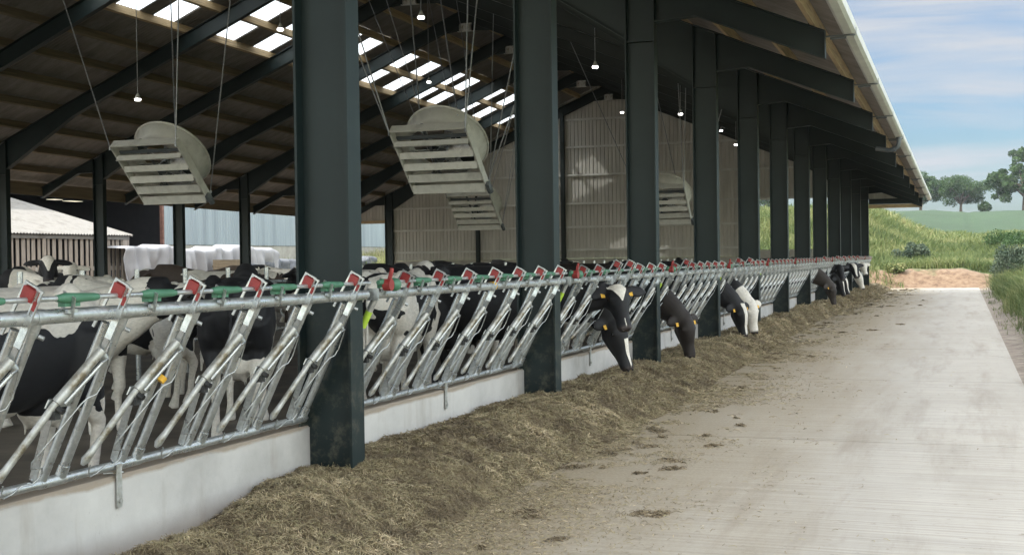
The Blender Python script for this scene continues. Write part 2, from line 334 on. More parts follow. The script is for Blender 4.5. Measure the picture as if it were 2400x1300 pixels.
# ------------------------------------------------------------------ concrete road slab
def road_mat():
    m, nt, p = newmat('road_concrete'); t = N(nt, 'ShaderNodeTexCoord'); sx = N(nt, 'ShaderNodeSeparateXYZ'); nt.links.new(t.outputs['Object'], sx.inputs[0])
    a = noisetex(nt, .9, 8, .7, stretch=(1, .25, 1)); r = ramp(nt, [(.25, (.30, .275, .235)), (.5, (.375, .35, .31)), (.75, (.43, .41, .375))]); nt.links.new(a.outputs[0], r.inputs[0])
    # brushed tamping lines across the slab
    w = noisetex(nt, 1.0, 4, .6, stretch=(.6, 26, 1)); rw = ramp(nt, [(.35, (.80, .80, .80)), (.65, (1.08, 1.08, 1.08))]); nt.links.new(w.outputs[0], rw.inputs[0])
    c = mixc(nt, r.outputs[0], rw.outputs[0], 1.0, 'MULTIPLY')
    # tyre dirt lines
    b = noisetex(nt, 2.6, 7, .7, stretch=(1, .10, 1)); rb = ramp(nt, [(.50, (0, 0, 0)), (.72, (.45, .45, .45))]); nt.links.new(b.outputs[0], rb.inputs[0])
    c = mixc(nt, c, (.15, .115, .08), rb.outputs[0])
    sp = noisetex(nt, 6, 6, .75, stretch=(1, 1.8, 1)); rsp = ramp(nt, [(.60, (0, 0, 0)), (.68, (.75, .75, .75))]); nt.links.new(sp.outputs[0], rsp.inputs[0])
    c = mixc(nt, c, (.15, .12, .085), rsp.outputs[0])
    # fine chaff film next to the feed
    nx = N(nt, 'ShaderNodeMath'); nx.operation = 'MULTIPLY_ADD'; nt.links.new(a.outputs[0], nx.inputs[0]); nx.inputs[1].default_value = 1.6; nt.links.new(sx.outputs[0], nx.inputs[2])
    mr = N(nt, 'ShaderNodeMapRange'); mr.inputs[1].default_value = 2.1; mr.inputs[2].default_value = 4.3; mr.inputs[3].default_value = .8; mr.inputs[4].default_value = 0; nt.links.new(nx.outputs[0], mr.inputs[0])
    ch = noisetex(nt, 40, 4, .7); rc = ramp(nt, [(.35, (.21, .165, .10)), (.65, (.37, .305, .20))]); nt.links.new(ch.outputs[0], rc.inputs[0])
    c = mixc(nt, c, rc.outputs[0], mr.outputs[0])
    nt.links.new(c, p.inputs['Base Color'])
    rr = ramp(nt, [(.3, (.7, .7, .7)), (.7, (.9, .9, .9))]); nt.links.new(a.outputs[0], rr.inputs[0]); nt.links.new(rr.outputs[0], p.inputs['Roughness'])
    nb = noisetex(nt, 1.0, 6, .7, stretch=(3, 45, 1)); bump(nt, p, nb.outputs[0], .35, .006)
    return m
mb = MB()
yy = [-30]+[6.2+i*6.1 for i in range(-3, 11)]; yy = [y for y in yy if y < 68]+[68.2]
for i in range(len(yy)-1): mb.box(-.395, 4.97, yy[i]+(.010 if i else 0), yy[i+1]-.010, -.16, 0.0)
tag(mb.build('road', road_mat()), kind='structure')
mb = MB(); mb.box(-.395, 4.94, -30, 68.1, -.15, -.012); tag(mb.build('road_joint_filler', M['black']), kind='structure')
mb = MB(); mb.box(-29.2, -.56, -10, 61.0, -.1, .1)
tag(mb.build('floor', noisy('barn_floor', (.07, .058, .045), (.16, .135, .105), 1.4, .75, 0, .3, .02)), kind='structure')

# ------------------------------------------------------------------ barn
barn = empty('cattle_barn', (0, 0, 0), 'long open-sided cattle barn with dark green steel frame and corrugated roof', 'barn')
RX, EN, EF, SL = -12.6, 2.42, -27.62, .42
def ztop(x): return 4.92+SL*(EN-x) if x >= RX else 4.92+SL*(EN-RX)-SL*(RX-x)
def girder(mb, top, bot, bf, tf=.018, tw=.012, yc=0.0):
    n = len(top)
    for i in range(n-1):
        t0, t1, b0, b1 = top[i], top[i+1], bot[i], bot[i+1]
        mb.prism([(t0[0], t0[1]-tf), (b0[0], b0[1]+tf), (b1[0], b1[1]+tf), (t1[0], t1[1]-tf)], yc-tw/2, yc+tw/2)
        mb.prism([t0, (t0[0], t0[1]-tf), (t1[0], t1[1]-tf), t1], yc-bf/2, yc+bf/2)
        mb.prism([(b0[0], b0[1]+tf), b0, b1, (b1[0], b1[1]+tf)], yc-bf/2, yc+bf/2)
def column_mb(x_out, x_in, top_out, top_in):
    m = MB(); s = 1 if x_out > x_in else -1; tf = .02
    m.prism([(x_out, -.6), (x_out-s*tf, -.6), (x_out-s*tf, top_out), (x_out, top_out)], -.1, .1)
    m.prism([(x_in+s*tf, -.6), (x_in, -.6), (x_in, top_in), (x_in+s*tf, top_in)], -.1, .1)
    m.prism([(x_out-s*tf, -.6), (x_in+s*tf, -.6), (x_in+s*tf, top_in), (x_out-s*tf, top_out)], -.006, .006)
    # stiffener plates level with the haunch
    for z in (4.95,): m.box(min(x_out-s*tf, x_in+s*tf), max(x_out-s*tf, x_in+s*tf), -.095, .095, z-.008, z+.008)
    return m
colN = colF = rafN = rafF = None
NXI = -.42; FXO, FXI = -25.3, -24.86
for n in NEARN:
    yc = Yn(n)-.1; loc = (0, yc, zf(yc))
    if colN is None:
        colN = column_mb(0.02, NXI, ztop(0)-.03, ztop(NXI)-.03).build('column', M['steel'], barn, loc)
        colF = column_mb(FXO, FXI, ztop(FXO)-.03, ztop(FXI)-.03).build('column', M['steel'], barn, loc)
        m = MB(); dv = .50
        # inner rafter with haunch, near half; outer canopy stub
        xs_ = [NXI-.001, -3.1, RX]
        girder(m, [(x, ztop(x)) for x in xs_], [(NXI-.001, 5.0), (-3.1, ztop(-3.1)-dv), (RX, ztop(RX)-dv)], .19)
        girder(m, [(0.021, ztop(0)), (.62, ztop(.62)), (EN, ztop(EN))], [(0.021, 5.22), (.62, 5.26), (EN, 4.53)], .17)
        m.prism([(0.02, ztop(0)), (.02, ztop(0)-.018), (NXI, ztop(NXI)-.018), (NXI, ztop(NXI))], -.095, .095)
        m.prism([(EN, 4.92), (EN, 4.53), (EN+.015, 4.53), (EN+.015, 4.92)], -.085, .085)
        # apex gusset
        m.prism([(RX+.9, ztop(RX+.9)-dv), (RX-.0, ztop(RX)-dv-.32), (RX, ztop(RX)-dv+.02)], -.006, .006)
        rafN = m.build('rafter', M['steel'], barn, loc)
        m = MB()
        girder(m, [(RX, ztop(RX)), (-22.2, ztop(-22.2)), (FXI+.001, ztop(FXI))], [(RX, ztop(RX)-dv), (-22.2, ztop(-22.2)-dv), (FXI+.001, 5.12)], .19)
        girder(m, [(FXO-.001, ztop(FXO)), (-25.95, ztop(-25.95)), (EF, ztop(EF))], [(FXO-.001, 5.38), (-25.95, 5.38), (EF, 4.53)], .17)
        m.prism([(FXO, ztop(FXO)), (FXO, ztop(FXO)-.018), (FXI, ztop(FXI)-.018), (FXI, ztop(FXI))][::-1], -.095, .095)
        m.prism([(RX-.9, ztop(RX-.9)-dv), (RX, ztop(RX)-dv+.02), (RX, ztop(RX)-dv-.32)], -.006, .006)
        rafF = m.build('rafter', M['steel'], barn, loc)
        m = MB(); zz = ztop(RX)-dv
        m.box(RX-.22, RX+.22, -.16, -.148, zz-.36, zz-.08); m.box(RX-.22, RX-.21, -.26, -.16, zz-.36, zz-.12); m.box(RX+.21, RX+.22, -.26, -.16, zz-.36, zz-.12)
        m.box(RX-.30, RX+.30, -.24, -.10, zz-.39, zz-.37)
        apx = m.build('apex_bracket', M['galv_dirty'], barn, loc)
    else:
        inst(colN, 'column', barn, loc); inst(colF, 'column', barn, loc); inst(rafN, 'rafter', barn, loc); inst(rafF, 'rafter', barn, loc); inst(apx, 'apex_bracket', barn, loc)
Ya, Yb = Yn(-2)-2.2, Yn(11)+.05
def long_box(m, x0, z0, x1, z1, h, ya=Ya, yb=Yb):
    """Strip spanning the barn length, following the fall of the roof; (x0,z0)-(x1,z1) lower face, h thick."""
    P = []
    for y in (ya, yb):
        f = zf(y); P += [(x0, y, z0+f), (x1, y, z1+f), (x1, y, z1+f+h), (x0, y, z0+f+h)]
    m.add(P, [(0, 1, 2, 3), (7, 6, 5, 4), (0, 4, 5, 1), (1, 5, 6, 2), (2, 6, 7, 3), (3, 7, 4, 0)])
PH = .21
pN = [2.27-1.02*k for k in range(15)]; pF = [-14.23-1.24*k for k in range(11)]
for x in pN+pF+[-13.0]:
    m = MB(); w = .04; s = -SL if x >= RX else SL
    long_box(m, x-w, ztop(x-w)+.003, x+w, ztop(x+w)+.003, PH)
    m.build('purlin', M['timber'] if (x > -3 or -19 < x < RX) else M['timber_dull'], barn)  # paler copy puts daylight into the colour of the canopy and rooflight-side purlins
# eave boards
m = MB(); long_box(m, EF-.06, 4.62, EF-.02, 4.62, .46); m.build('eave_board', M['timber_dull'], barn)
# cleats on the canopy purlins
m = MB()
for n in NEARN:
    y = Yn(n)-.1
    for x in pN[:6]: m.box(x-.06, x-.045, y-.07, y+.07, ztop(x)+zf(y)-.0, ztop(x)+zf(y)+.19)
m.build('purlin_cleats', M['steel'], barn)
# corrugated roof: strips between purlin lines with rooflight openings
SKY = []
yk = 11.1
for b in range(-2, 12):
    pass
_st = [1.2, 5.6, 8.8, 11.0, 15.4, 18.7, 20.8, 24.1, 26.05, 28.8, 30.5, 33.75, 35.9, 38.6, 40.29, 43.5, 45.7, 48.3, 50.03, 53.3, 55.4, 58.2]
rowsF = [RX]+[-14.23-1.24*k for k in range(11)]
def corr_strip(m, x0, x1, ya, yb, dz=0.0, pitch=.146, amp=.026, over=.03):
    nseg = max(2, int(round((yb-ya)/pitch*6))); ysx = np.linspace(ya, yb, nseg+1)
    P = []
    s = 1 if x0 > x1 else -1
    for y in ysx:
        c = amp*math.cos(2*math.pi*y/pitch)
        P.append((x0, y, ztop(x0)+PH+.035+zf(y)+c+dz)); P.append((x1, y, ztop(x1)+PH+.035+zf(y)+c+dz))
    m.add(P, [(2*i, 2*i+1, 2*i+3, 2*i+2) for i in range(nseg)], True)
ya_, yb_ = Ya-.1, Yb+.25
m = MB(); corr_strip(m, RX, EN+.32, ya_, yb_); m.build('roof', M['roof'], barn)
m = MB()
for i in range(len(rowsF)-1):
    xa, xb = rowsF[i], rowsF[i+1]
    if i in (2, 3):
        cur = ya_
        for s0 in _st:
            corr_strip(m, xa, xb, cur, s0); cur = s0+1.02
        corr_strip(m, xa, xb, cur, yb_)
        for s0 in _st:
            q = MB(); corr_strip(q, xa-.0, xb+.0, s0, s0+1.02, dz=.004); q.build('rooflight', M['grp'], barn)
    else: corr_strip(m, xa, xb, ya_, yb_)
corr_strip(m, rowsF[-1], EF-.3, ya_, yb_)
m.build('roof', M['roof'], barn)
m = MB()
for y0_, y1_ in ((Ya, Yb),):
    for sx_ in (-1, 1):
        P = []
        for y in (ya_, yb_): P += [(RX, y, ztop(RX)+PH+.12+zf(y)), (RX+sx_*.35, y, ztop(RX+sx_*.35)+PH+.08+zf(y)), (RX+sx_*.35, y, ztop(RX+sx_*.35)+PH+.095+zf(y)), (RX, y, ztop(RX)+PH+.135+zf(y))]
        m.add(P, [(0, 1, 2, 3), (7, 6, 5, 4), (0, 4, 5, 1), (1, 5, 6, 2), (2, 6, 7, 3), (3, 7, 4, 0)])
m.build('ridge_cap', M['roof'], barn)
# gutter: half box profile with lip, plus brackets and the swan-neck outlet
m = MB(); prof = [(2.66, 4.97), (2.66, 4.875), (2.70, 4.845), (2.80, 4.845), (2.845, 4.875), (2.845, 5.0), (2.835, 5.0), (2.835, 4.88), (2.795, 4.857), (2.705, 4.857), (2.672, 4.88), (2.672, 4.97)]
P = []
for y in (ya_, yb_): P += [(x, y, z+zf(y)) for x, z in prof]
k = len(prof); m.add(P, [tuple(range(k)), tuple(range(2*k-1, k-1, -1))]+[(i, i+k, (i+1) % k+k, (i+1) % k) for i in range(k)])
m.build('gutter', M['gutter'], barn)
br = None
for n in NEARN:
    y = Yn(n)-.1
    if br is None:
        m = MB(); m.box(EN+.015, 2.84, -.02, .02, 4.822, 4.842); m.box(2.846, 2.852, -.012, .012, 4.83, 4.93); m.tube([(2.5, 0, 4.80), (2.72, 0, 4.80)], .018, 6)
        br = m.build('gutter_bracket', M['grey_pvc'], barn, (0, y, zf(y)))
    else: inst(br, 'gutter_bracket', barn, (0, y, zf(y)))
y = Yn(5)-.35; f = zf(y)
m = MB(); m.tube([(2.75, y, 4.85+f), (2.75, y, 4.70+f), (2.72, y, 4.60+f), (2.62, y+.02, 4.55+f), (2.5, y+.05, 4.54+f), (2.2, y+.1, 4.60+f)], .055, 10)
m.tube([(2.75, y, 4.85+f), (2.75, y, 4.78+f)], .07, 10); m.tube([(2.66, y+.01, 4.565+f), (2.60, y+.02, 4.545+f)], .068, 10)
m.build('downpipe', M['grey_pvc'], barn)
# gable end
yg = Yn(11)
def boxprof(m, x0, x1, zlo, zhi, y, pitch=.2, d=.03):
    x = x0
    while x < x1-1e-6:
        xe = min(x+pitch, x1); a = x; pts = [(a, 0), (a+.115, 0), (a+.13, d), (a+.185, d), (xe, 0)]
        pts = [p for p in pts if p[0] <= xe+1e-6]
        for (xa, da), (xb, db) in zip(pts[:-1], pts[1:]):
            za, zb = zhi(xa), zhi(xb); la, lb = zlo(xa), zlo(xb)
            if za > la+.01: m.add([(xa, y+da, la), (xb, y+db, lb), (xb, y+db, zb), (xa, y+da, za)], [(0, 1, 2, 3)])
        x += pitch
fy = zf(yg)
top = lambda x: ztop(x)+PH+.0+fy
m = MB(); boxprof(m, -25.3, -5.6, lambda x: 1.8, top, yg+.12)
boxprof(m, -5.6, -.02, lambda x: 4.55, top, yg+.12)
m.build('gable_cladding', M['clad'], barn)
m = MB(); boxprof(m, -27.7, -25.3, lambda x: 3.85, top, yg+.12); m.build('canopy_cladding', M['clad'], barn)
m = MB(); boxprof(m, -.02, 2.5, lambda x: 4.42, top, yg+.12); m.build('canopy_cladding', M['clad'], barn)
for zg in (2.24, 3.42, 4.62, 6.08, 7.52, 8.93, 10.1):
    half = (ztop(RX)+fy-zg-.15)/SL; x0 = max(-24.86, RX-half); x1 = min(-.42, RX+half)
    if zg < 4.0: x1 = -5.7
    m = MB(); m.box(x0, x1, yg-.03, yg+.115, zg-.05, zg+.05); m.build('girt', M['gutter'], barn)
m = MB(); m.box(-25.9, -25.3, yg+.02, yg+.11, 3.88, 4.02); m.box(-27.7, -25.9, yg+.02, yg+.11, 3.88, 4.02); m.build('girt', M['timber'], barn)
m = MB(); m.box(.03, 2.45, yg+.0, yg+.118, 3.98, 4.16); m.build('girt', M['timber'], barn)
m = MB(); m.box(.03, 2.45, yg-.02, yg+.118, 4.17, 4.42); m.build('door_head', M['steel'], barn)
for xp in (-19.9, -15.15, -5.85):
    m = MB(); m.box(xp-.1, xp+.1, yg-.20, yg-.18, 0, top(xp)-.5); m.box(xp-.006, xp+.006, yg-.18, yg-.05, 0, top(xp)-.5); m.box(xp-.1, xp+.1, yg-.05, yg-.032, 0, top(xp)-.5)
    m.build('gable_post', M['steel'], barn)
m = MB(); m.box(-25.3, -5.5, yg+.0, yg+.118, 0, 1.79); m.build('gable_wall', M['barn_concrete'], barn)
m = MB(); m.box(-5.49, -.45, yg+.0, yg+.12, 0, 2.1); m.build('gable_wall', M['barn_concrete'], barn)

# ------------------------------------------------------------------ low feed wall
fwl = empty('feed_wall', (0, 0, 0), 'low pale concrete wall under the galvanised feed fence, broken by the columns', 'wall')
for n in range(-2, 11):
    m = MB(); y0_, y1_ = Yn(n)-.09, Yn(n+1)-.11
    P = [(-.38, .0), (-.38, .565), (-.40, .58), (-.55, .58), (-.55, .0)]
    yv = [y0_, y1_]
    nP = len(P); vs = [(x, y, z) for y in yv for x, z in P]
    m.add(vs, [tuple(range(nP)), tuple(range(2*nP-1, nP-1, -1))]+[(i, i+nP, (i+1) % nP+nP, (i+1) % nP) for i in range(nP)])
    o = m.build('wall_section', M['wall'], fwl)

# ------------------------------------------------------------------ feed fence
K = .46/.91
up_n = Vector((K, 0, 1)).normalized()
def fp(y, z, off=0.0):   # point in the leaning fence plane, off = outwards along its normal
    nx, nz = .8925, -.451
    return Vector((.06+K*(z-1.55)+off*nx, y, z+off*nz))
def fence_parts():
    """Source meshes at local y=0 = the latch line of one feeding place."""
    P = {}
    root = bpy.data.objects.new('fence_source', None); COL.objects.link(root)
    def post(yt, yb, r=.0255):
        m = MB(); m.tube([fp(yt, 1.53), fp(yt+.0, 1.44), fp(yb, .66)], [r*1.14, r, r], 12); m.tube([fp(yt, 1.53), fp(yt, 1.46)], r*1.25, 12); m.tube([fp(yb, .66), fp(yb, .72)], r*1.2, 12)
        m.tube([fp(yt, 1.47, .03)+Vector((0, .02, 0)), fp(yt, 1.47, .055)+Vector((0, .03, 0))], .012, 8)
        return m
    P['postA'] = post(.115, .13).build('post', M['galv'], root)
    m = MB(); m.tube([fp(-.01, 1.50), fp(-.01, .66)], .023, 12)
    m.bar(fp(-.02, 1.085, .0), fp(-.235, 1.10, .01), .008, .05, up_n)          # strut to the pivot
    m.bar(fp(-.185, 1.06, .01), fp(-.09, .67, .0), .042, .008, up_n)            # flat stay
    P['postB'] = m.build('inner_post', M['galv'], root)
    for key, dth in (('yoke', 0.0), ('yoke_open', R(-27))):
        piv = (-.226, 1.089)
        def q(y, z, off=0.0, piv=piv, dth=dth):
            dy, dz = y-piv[0], z-piv[1]; sc = 1.12
            dzp = dz*sc; y2 = dy*math.cos(dth)-dzp*math.sin(dth); z2 = dy*math.sin(dth)+dzp*math.cos(dth)
            return fp(piv[0]+y2, piv[1]+z2/sc, off)
        m = MB(); o_ = .035
        m.tube([q(0.0, 1.37, o_), q(-.20, 1.115, o_)], .027, 12); m.tube([q(-.20, 1.115, o_), q(-.38, .80, o_)], .020, 12)
        m.tube([q(-.38, .80, o_), q(-.415, .745, o_), q(-.425, .72, o_)], [.020, .025, .010], 10)
        y_ = m.build('yoke', M['galv_dirty'], root)
        m = MB(); m.tube([q(.03, 1.33, o_+.02), q(-.16, 1.115, o_+.02)], .012, 10); m.tube([q(.0, 1.36, o_+.0), q(.03, 1.33, o_+.02)], .02, 8); m.build('yoke_brace', M['galv'], y_)
        m = MB(); w = [(-.02, 1.33), (.015, 1.345), (.03, 1.31), (.055, 1.20), (.035, 1.155), (-.03, 1.14), (-.06, 1.115), (-.27, .835), (-.255, .80), (-.17, .79), (-.155, .76), (-.165, .735), (-.20, .71), (-.28, .715), (-.33, .68), (-.38, .67), (-.41, .70), (-.42, .74)]
        m.tube([q(a, b, o_+.045) for a, b in w], .0046, 6); m.build('spring_wire', M['galv'], y_)
        m = MB(); m.tube([q(-.20, 1.095, o_-.03), q(-.20, 1.095, o_+.06)], .016, 10); m.box(*sum(([c-.022, c+.022] for c in q(-.205, 1.06, o_+.02)), [])); m.build('pivot_block', M['black'], y_)
        P[key] = y_
        # latch fork straddling the rail with its red block
        lean = 0.0 if dth == 0 else .09
        m = MB(); 
        zl = .05 if lean else 0.0
        a = q(0.0, 1.37, o_); b = fp(-.02+lean*.4, 1.44, .056); c = fp(-.005+lean, 1.585+zl*.6, .050); d = fp(lean, 1.70+zl, .050)
        m.bar(a, b, .034, .010, (0, 1, 0)); m.bar(b, c, .040, .010, (0, 1, 0))
        nrm = (fp(0, 1.6, 1)-fp(0, 1.6, 0))
        for k in (-1, 1): m.bar(c+nrm*.013*k, d+nrm*.013*k, .009, .010, (0, 1, 0))
        m.tube([d-nrm*.021-up_n*.004+Vector((0, -.005, 0)), d-nrm*.021-up_n*.004+Vector((0, .005, 0))], .003, 4); m.bar(d-nrm*.02, d+nrm*.02, .012, .010, (0, 1, 0))
        m.bar(fp(-.01, 1.45, -.06), fp(lean, 1.71+zl, -.040), .016, .010, (0, 1, 0)); m.bar(fp(lean, 1.705+zl, -.044), fp(lean, 1.705+zl, .04), .010, .012, (0, 1, 0))
        fk = m.build('latch_fork', M['galv'], root); P['fork'+('_open' if lean else '')] = fk
        m = MB(); c = fp(.0+lean, 1.66+(.05 if lean else 0), 0.0); ax = (fp(0, 1.6, 1)-fp(0, 1.6, 0)); upn = (fp(0, 1, 0)-fp(0, 0, 0)).normalized(); c = c+upn*.006
        m.obox(c, ax*.034, Vector((0, .020, 0)), upn*.031); m.obox(c-upn*.040+ax*.052, ax*.010, Vector((0, .010, 0)), upn*.022)
        rb = m.build('latch_block', M['red'], fk)
    # green cam sleeve on the locking tube
    m = MB(); z = 1.640; oc = .006
    m.tube([fp(-.47, z, oc), fp(-.44, z, oc), fp(-.40, z, oc), fp(-.20, z, oc), fp(-.165, z, oc)], [.016, .021, .027, .021, .016], 10)
    m.obox(fp(-.36, z-.028, oc), Vector((0, .055, 0)), Vector((.022, 0, 0)), Vector((0, 0, .014)))
    P['cam'] = m.build('locking_cam', M['green'], root)
    m = MB()
    for s in (-1, 1): m.bar(fp(-.36+.012, 1.56, s*.03+.01), fp(-.36-.03, 1.66, s*.03+.01), .02, .006, (0, 1, 0))
    m.bar(fp(-.39, 1.585, .03), fp(-.32, 1.585, .03), .02, .02); m.build('saddle_clip', M['galv'], P['cam'])
    return root, P
up_n = (fp(0, 1, 0)-fp(0, 0, 0)).normalized()
froot, FP = fence_parts()
COWY = {'a': 14.63, 'b': 15.28, 'c': 18.77, 'd': 23.57, 'e': 24.88, 'f': 39.28, 'g': 43.43, 'h': 44.08, 'i': 46.0, 'j': 48.23, 'k': 50.19, 'l': 52.4, 'm': 54.0}
def place(src, name, parent, dy):
    o = inst(src, name, parent, (0, dy, 0)); return o
for n in range(-1, 11):
    Ys, Ye = Yn(n), Yn(n+1)
    pan = empty('feed_fence', (0, Ys, 0), 'galvanised locking feed fence panel in the %s bay from the camera, red latches on top' % ORD[n+1], 'feed fence', 'feed fence panels along the low wall')
    m = MB(); m.tube([fp(.03, 1.55), fp(4.77, 1.55)], .0365, 18)
    m.tube([fp(.02, 1.55), fp(.10, 1.55)], .040, 18); m.tube([fp(0.04, 1.55), fp(.055, 1.55)], .044, 16)
    for j in range(7):
        yj = 4.48-.655*j+.115; m.tube([fp(yj-.03, 1.55), fp(yj+.03, 1.55)], .0395, 18)
    m.build('top_rail', M['galv'], pan)
    m = MB(); m.box(.05, .14, .012, .03, 1.505, 1.595); m.build('end_plate', M['galv'], pan)
    m = MB(); m.tube([fp(.02, .64), fp(4.66, .64)], .026, 14)
    for j in range(7):
        yj = 4.48-.655*j+.06; m.tube([fp(yj-.09, .64), fp(yj+.11, .64)], .0305, 14)
    m.build('bottom_rail', M['galv'], pan)
    m = MB(); m.tube([fp(.1, 1.640, .006), fp(4.74, 1.640, .006)], .014, 10); m.build('locking_tube', M['galv'], pan)
    m = MB(); m.bar((-.365, 2.45, .65), (-.365, 2.45, .40), .045, .008, (1, 0, 0)); m.bar((-.36, 2.47, .60), (-.48, 2.47, .59), .03, .008); m.tube([(-.375, 2.45, .44), (-.35, 2.45, .44)], .014, 8); m.build('wall_bracket', M['galv_dirty'], pan)
    # end post and red release lever with green knob
    m = MB(); m.tube([fp(.16, 1.52), fp(.16, .66)], .0255, 12); m.build('post', M['galv'], pan)
    m = MB(); c = fp(.17, 1.64, .05); m.tube([c+Vector((-.03, 0, 0)), c+Vector((.03, 0, 0))], .045, 12); m.bar(c, c+Vector((.02, .02, .10)), .022, .024, (1, 0, 0)); m.tube([c+Vector((.02, .02, .09)), c+Vector((.022, .022, .125))], .016, 8); m.build('release_lever', M['red'], pan)
    m = MB(); m.tube([c+Vector((0, .055, 0)), c+Vector((0, .09, 0)), c+Vector((0, .13, 0)), c+Vector((0, .16, 0))], [.03, .052, .05, .022], 12); m.build('lever_knob', M['green'], pan)
    if n in (0, 1, 2, 3, 4):
        m = MB(); m.tube([fp(.16, 1.42), fp(.16, 1.30)], .027, 12); m.build('painted_band', M['lime'], pan)
    for j in range(7):
        yl = 4.48-.655*j; yw = Ys+yl
        op = any(abs(yw-.285-c) < .3 for c in COWY.values())
        place(FP['postA'], 'post', pan, yl)
        place(FP['postB'], 'inner_post', pan, yl)
        place(FP['yoke_open' if op else 'yoke'], 'yoke', pan, yl)
        place(FP['fork_open' if op else 'fork'], 'latch_fork', pan, yl)
        place(FP['cam'], 'locking_cam', pan, yl)
    if n == -1:
        m = MB(); m.tube([fp(2.52-.0, 1.17, .035), fp(2.50-.0, 1.145, .035)], .029, 12); m.build('yellow_tag', M['yellow'], pan)
    if n == 0:
        m = MB(); m.tube([fp(2.55, 1.55), fp(2.63, 1.55)], .0407, 18); m.build('yellow_tag', M['yellow'], pan)
for o in list(froot.children_recursive)+[froot]: bpy.data.objects.remove(o)

# ------------------------------------------------------------------ silage heap along the wall
def sil_edge(Y):
    return 0.98-.42*sstep(14, 34, Y)+.30*sstep(44, 62, Y)+.10*fbm(Y, Y*0, 21, 4, .55)
def hsil(X, Y):
    X = np.asarray(X, float); Y = np.asarray(Y, float)
    e = sil_edge(Y); hb = .02+.26*sstep(5.3, 8.6, Y)+.04*fbm(Y, Y*0, 22, 3, .5)
    xc = .18+.16*fbm(Y, Y*0, 23, 3, .4); hc = .27+.07*fbm(Y, Y*0, 24, 4, .6)+.04*sstep(4, 9, Y)
    t1 = np.clip((X+.38)/(xc+.38), 0, 1); t2 = np.clip((X-xc)/(e-xc), 0, 1)
    a = hb+(hc-hb)*np.sin(t1*math.pi/2); b = hc*(1-t2**1.25)
    h = np.where(X < xc, a, b)
    env = np.clip(h/.12, 0, 1)
    h = h+env*(.075*fbm(X, Y, 25, 5, 2.2)+.045*fbm(X, Y, 26, 4, 7)+.02*np.abs(fbm(X, Y, 27, 3, 16)))
    return (h-.012)*(1-sstep(64.2, 65.8, Y+.8*np.abs(X-.3)))*sstep(.5, 1.5, Y)-.006
sx_ = np.linspace(-.385, 1.5, 76); sy_ = np.concatenate([np.arange(1.0, 4, .1), np.arange(4, 20, .03), np.arange(20, 34, .06), np.arange(34, 66.5, .12)])
GX, GY = np.meshgrid(sx_, sy_, indexing='ij'); GZ = hsil(GX, GY)
V = np.stack([GX, GY, GZ], -1).reshape(-1, 3); ny = len(sy_)
I = np.arange(len(sx_)-1)[:, None]*ny+np.arange(ny-1)[None]; F = np.stack([I, I+ny, I+ny+1, I+1], -1).reshape(-1, 4)
keep = GZ.reshape(-1)[F].max(1) > -.004; F = F[keep]
msil, nt, p = newmat('silage')
n = noisetex(nt, 2.2, 8, .7); n2 = noisetex(nt, 60, 5, .8, stretch=(1, 1, 1.5), dist=1.2)
r = ramp(nt, [(.3, (.08, .062, .04)), (.5, (.17, .135, .088)), (.7, (.29, .235, .155))]); nt.links.new(n.outputs[0], r.inputs[0])
r2 = ramp(nt, [(.35, (.45, .42, .38)), (.65, (1.3, 1.25, 1.15))]); nt.links.new(n2.outputs[0], r2.inputs[0])
nt.links.new(mixc(nt, r.outputs[0], r2.outputs[0], 1.0, 'MULTIPLY'), p.inputs['Base Color']); p.inputs['Roughness'].default_value = .95; bump(nt, p, n2.outputs[0], .9, .02)
# strands
mstr, nt, p = newmat('silage_strands'); at = N(nt, 'ShaderNodeAttribute'); at.attribute_name = 'tint'
r = ramp(nt, [(0, (.15, .115, .075)), (.35, (.28, .225, .14)), (.6, (.33, .29, .165)), (.85, (.46, .37, .24)), (1, (.68, .56, .38))]); nt.links.new(at.outputs['Fac'], r.inputs[0])
nt.links.new(r.outputs[0], p.inputs['Base Color']); p.inputs['Roughness'].default_value = .8
def strands(X, Y, Z, L, W, seed=1, tilt=.5, nrm=None):
    g = np.random.default_rng(seed); n = len(X); a = g.random(n)*2*np.pi; el = g.normal(0, tilt, n); 
    d = np.stack([np.cos(a)*np.cos(el), np.sin(a)*np.cos(el), np.sin(el)], -1)
    s = np.stack([-np.sin(a), np.cos(a), g.normal(0, .5, n)], -1); s /= np.linalg.norm(s, axis=1)[:, None]
    P = np.stack([X, Y, Z], -1); L = (L*(.5+g.random(n)))[:, None]; W = (W*(.6+.8*g.random(n)))[:, None]
    b = np.stack([g.normal(0, .25, n), g.normal(0, .25, n), -np.abs(g.normal(0, .25, n))], -1)*L
    q0 = P-d*L/2+b*.5; q1 = P+np.array([0, 0, .004]); q2 = P+d*L/2+b*.5
    V = np.stack([q0-s*W/2, q0+s*W/2, q1-s*W/2, q1+s*W/2, q2-s*W/2, q2+s*W/2], 1).reshape(-1, 3)
    o = np.arange(n)[:, None]*6; F = np.concatenate([o+np.array([[0, 1, 3, 2]]), o+np.array([[2, 3, 5, 4]])], 0)
    return V, F
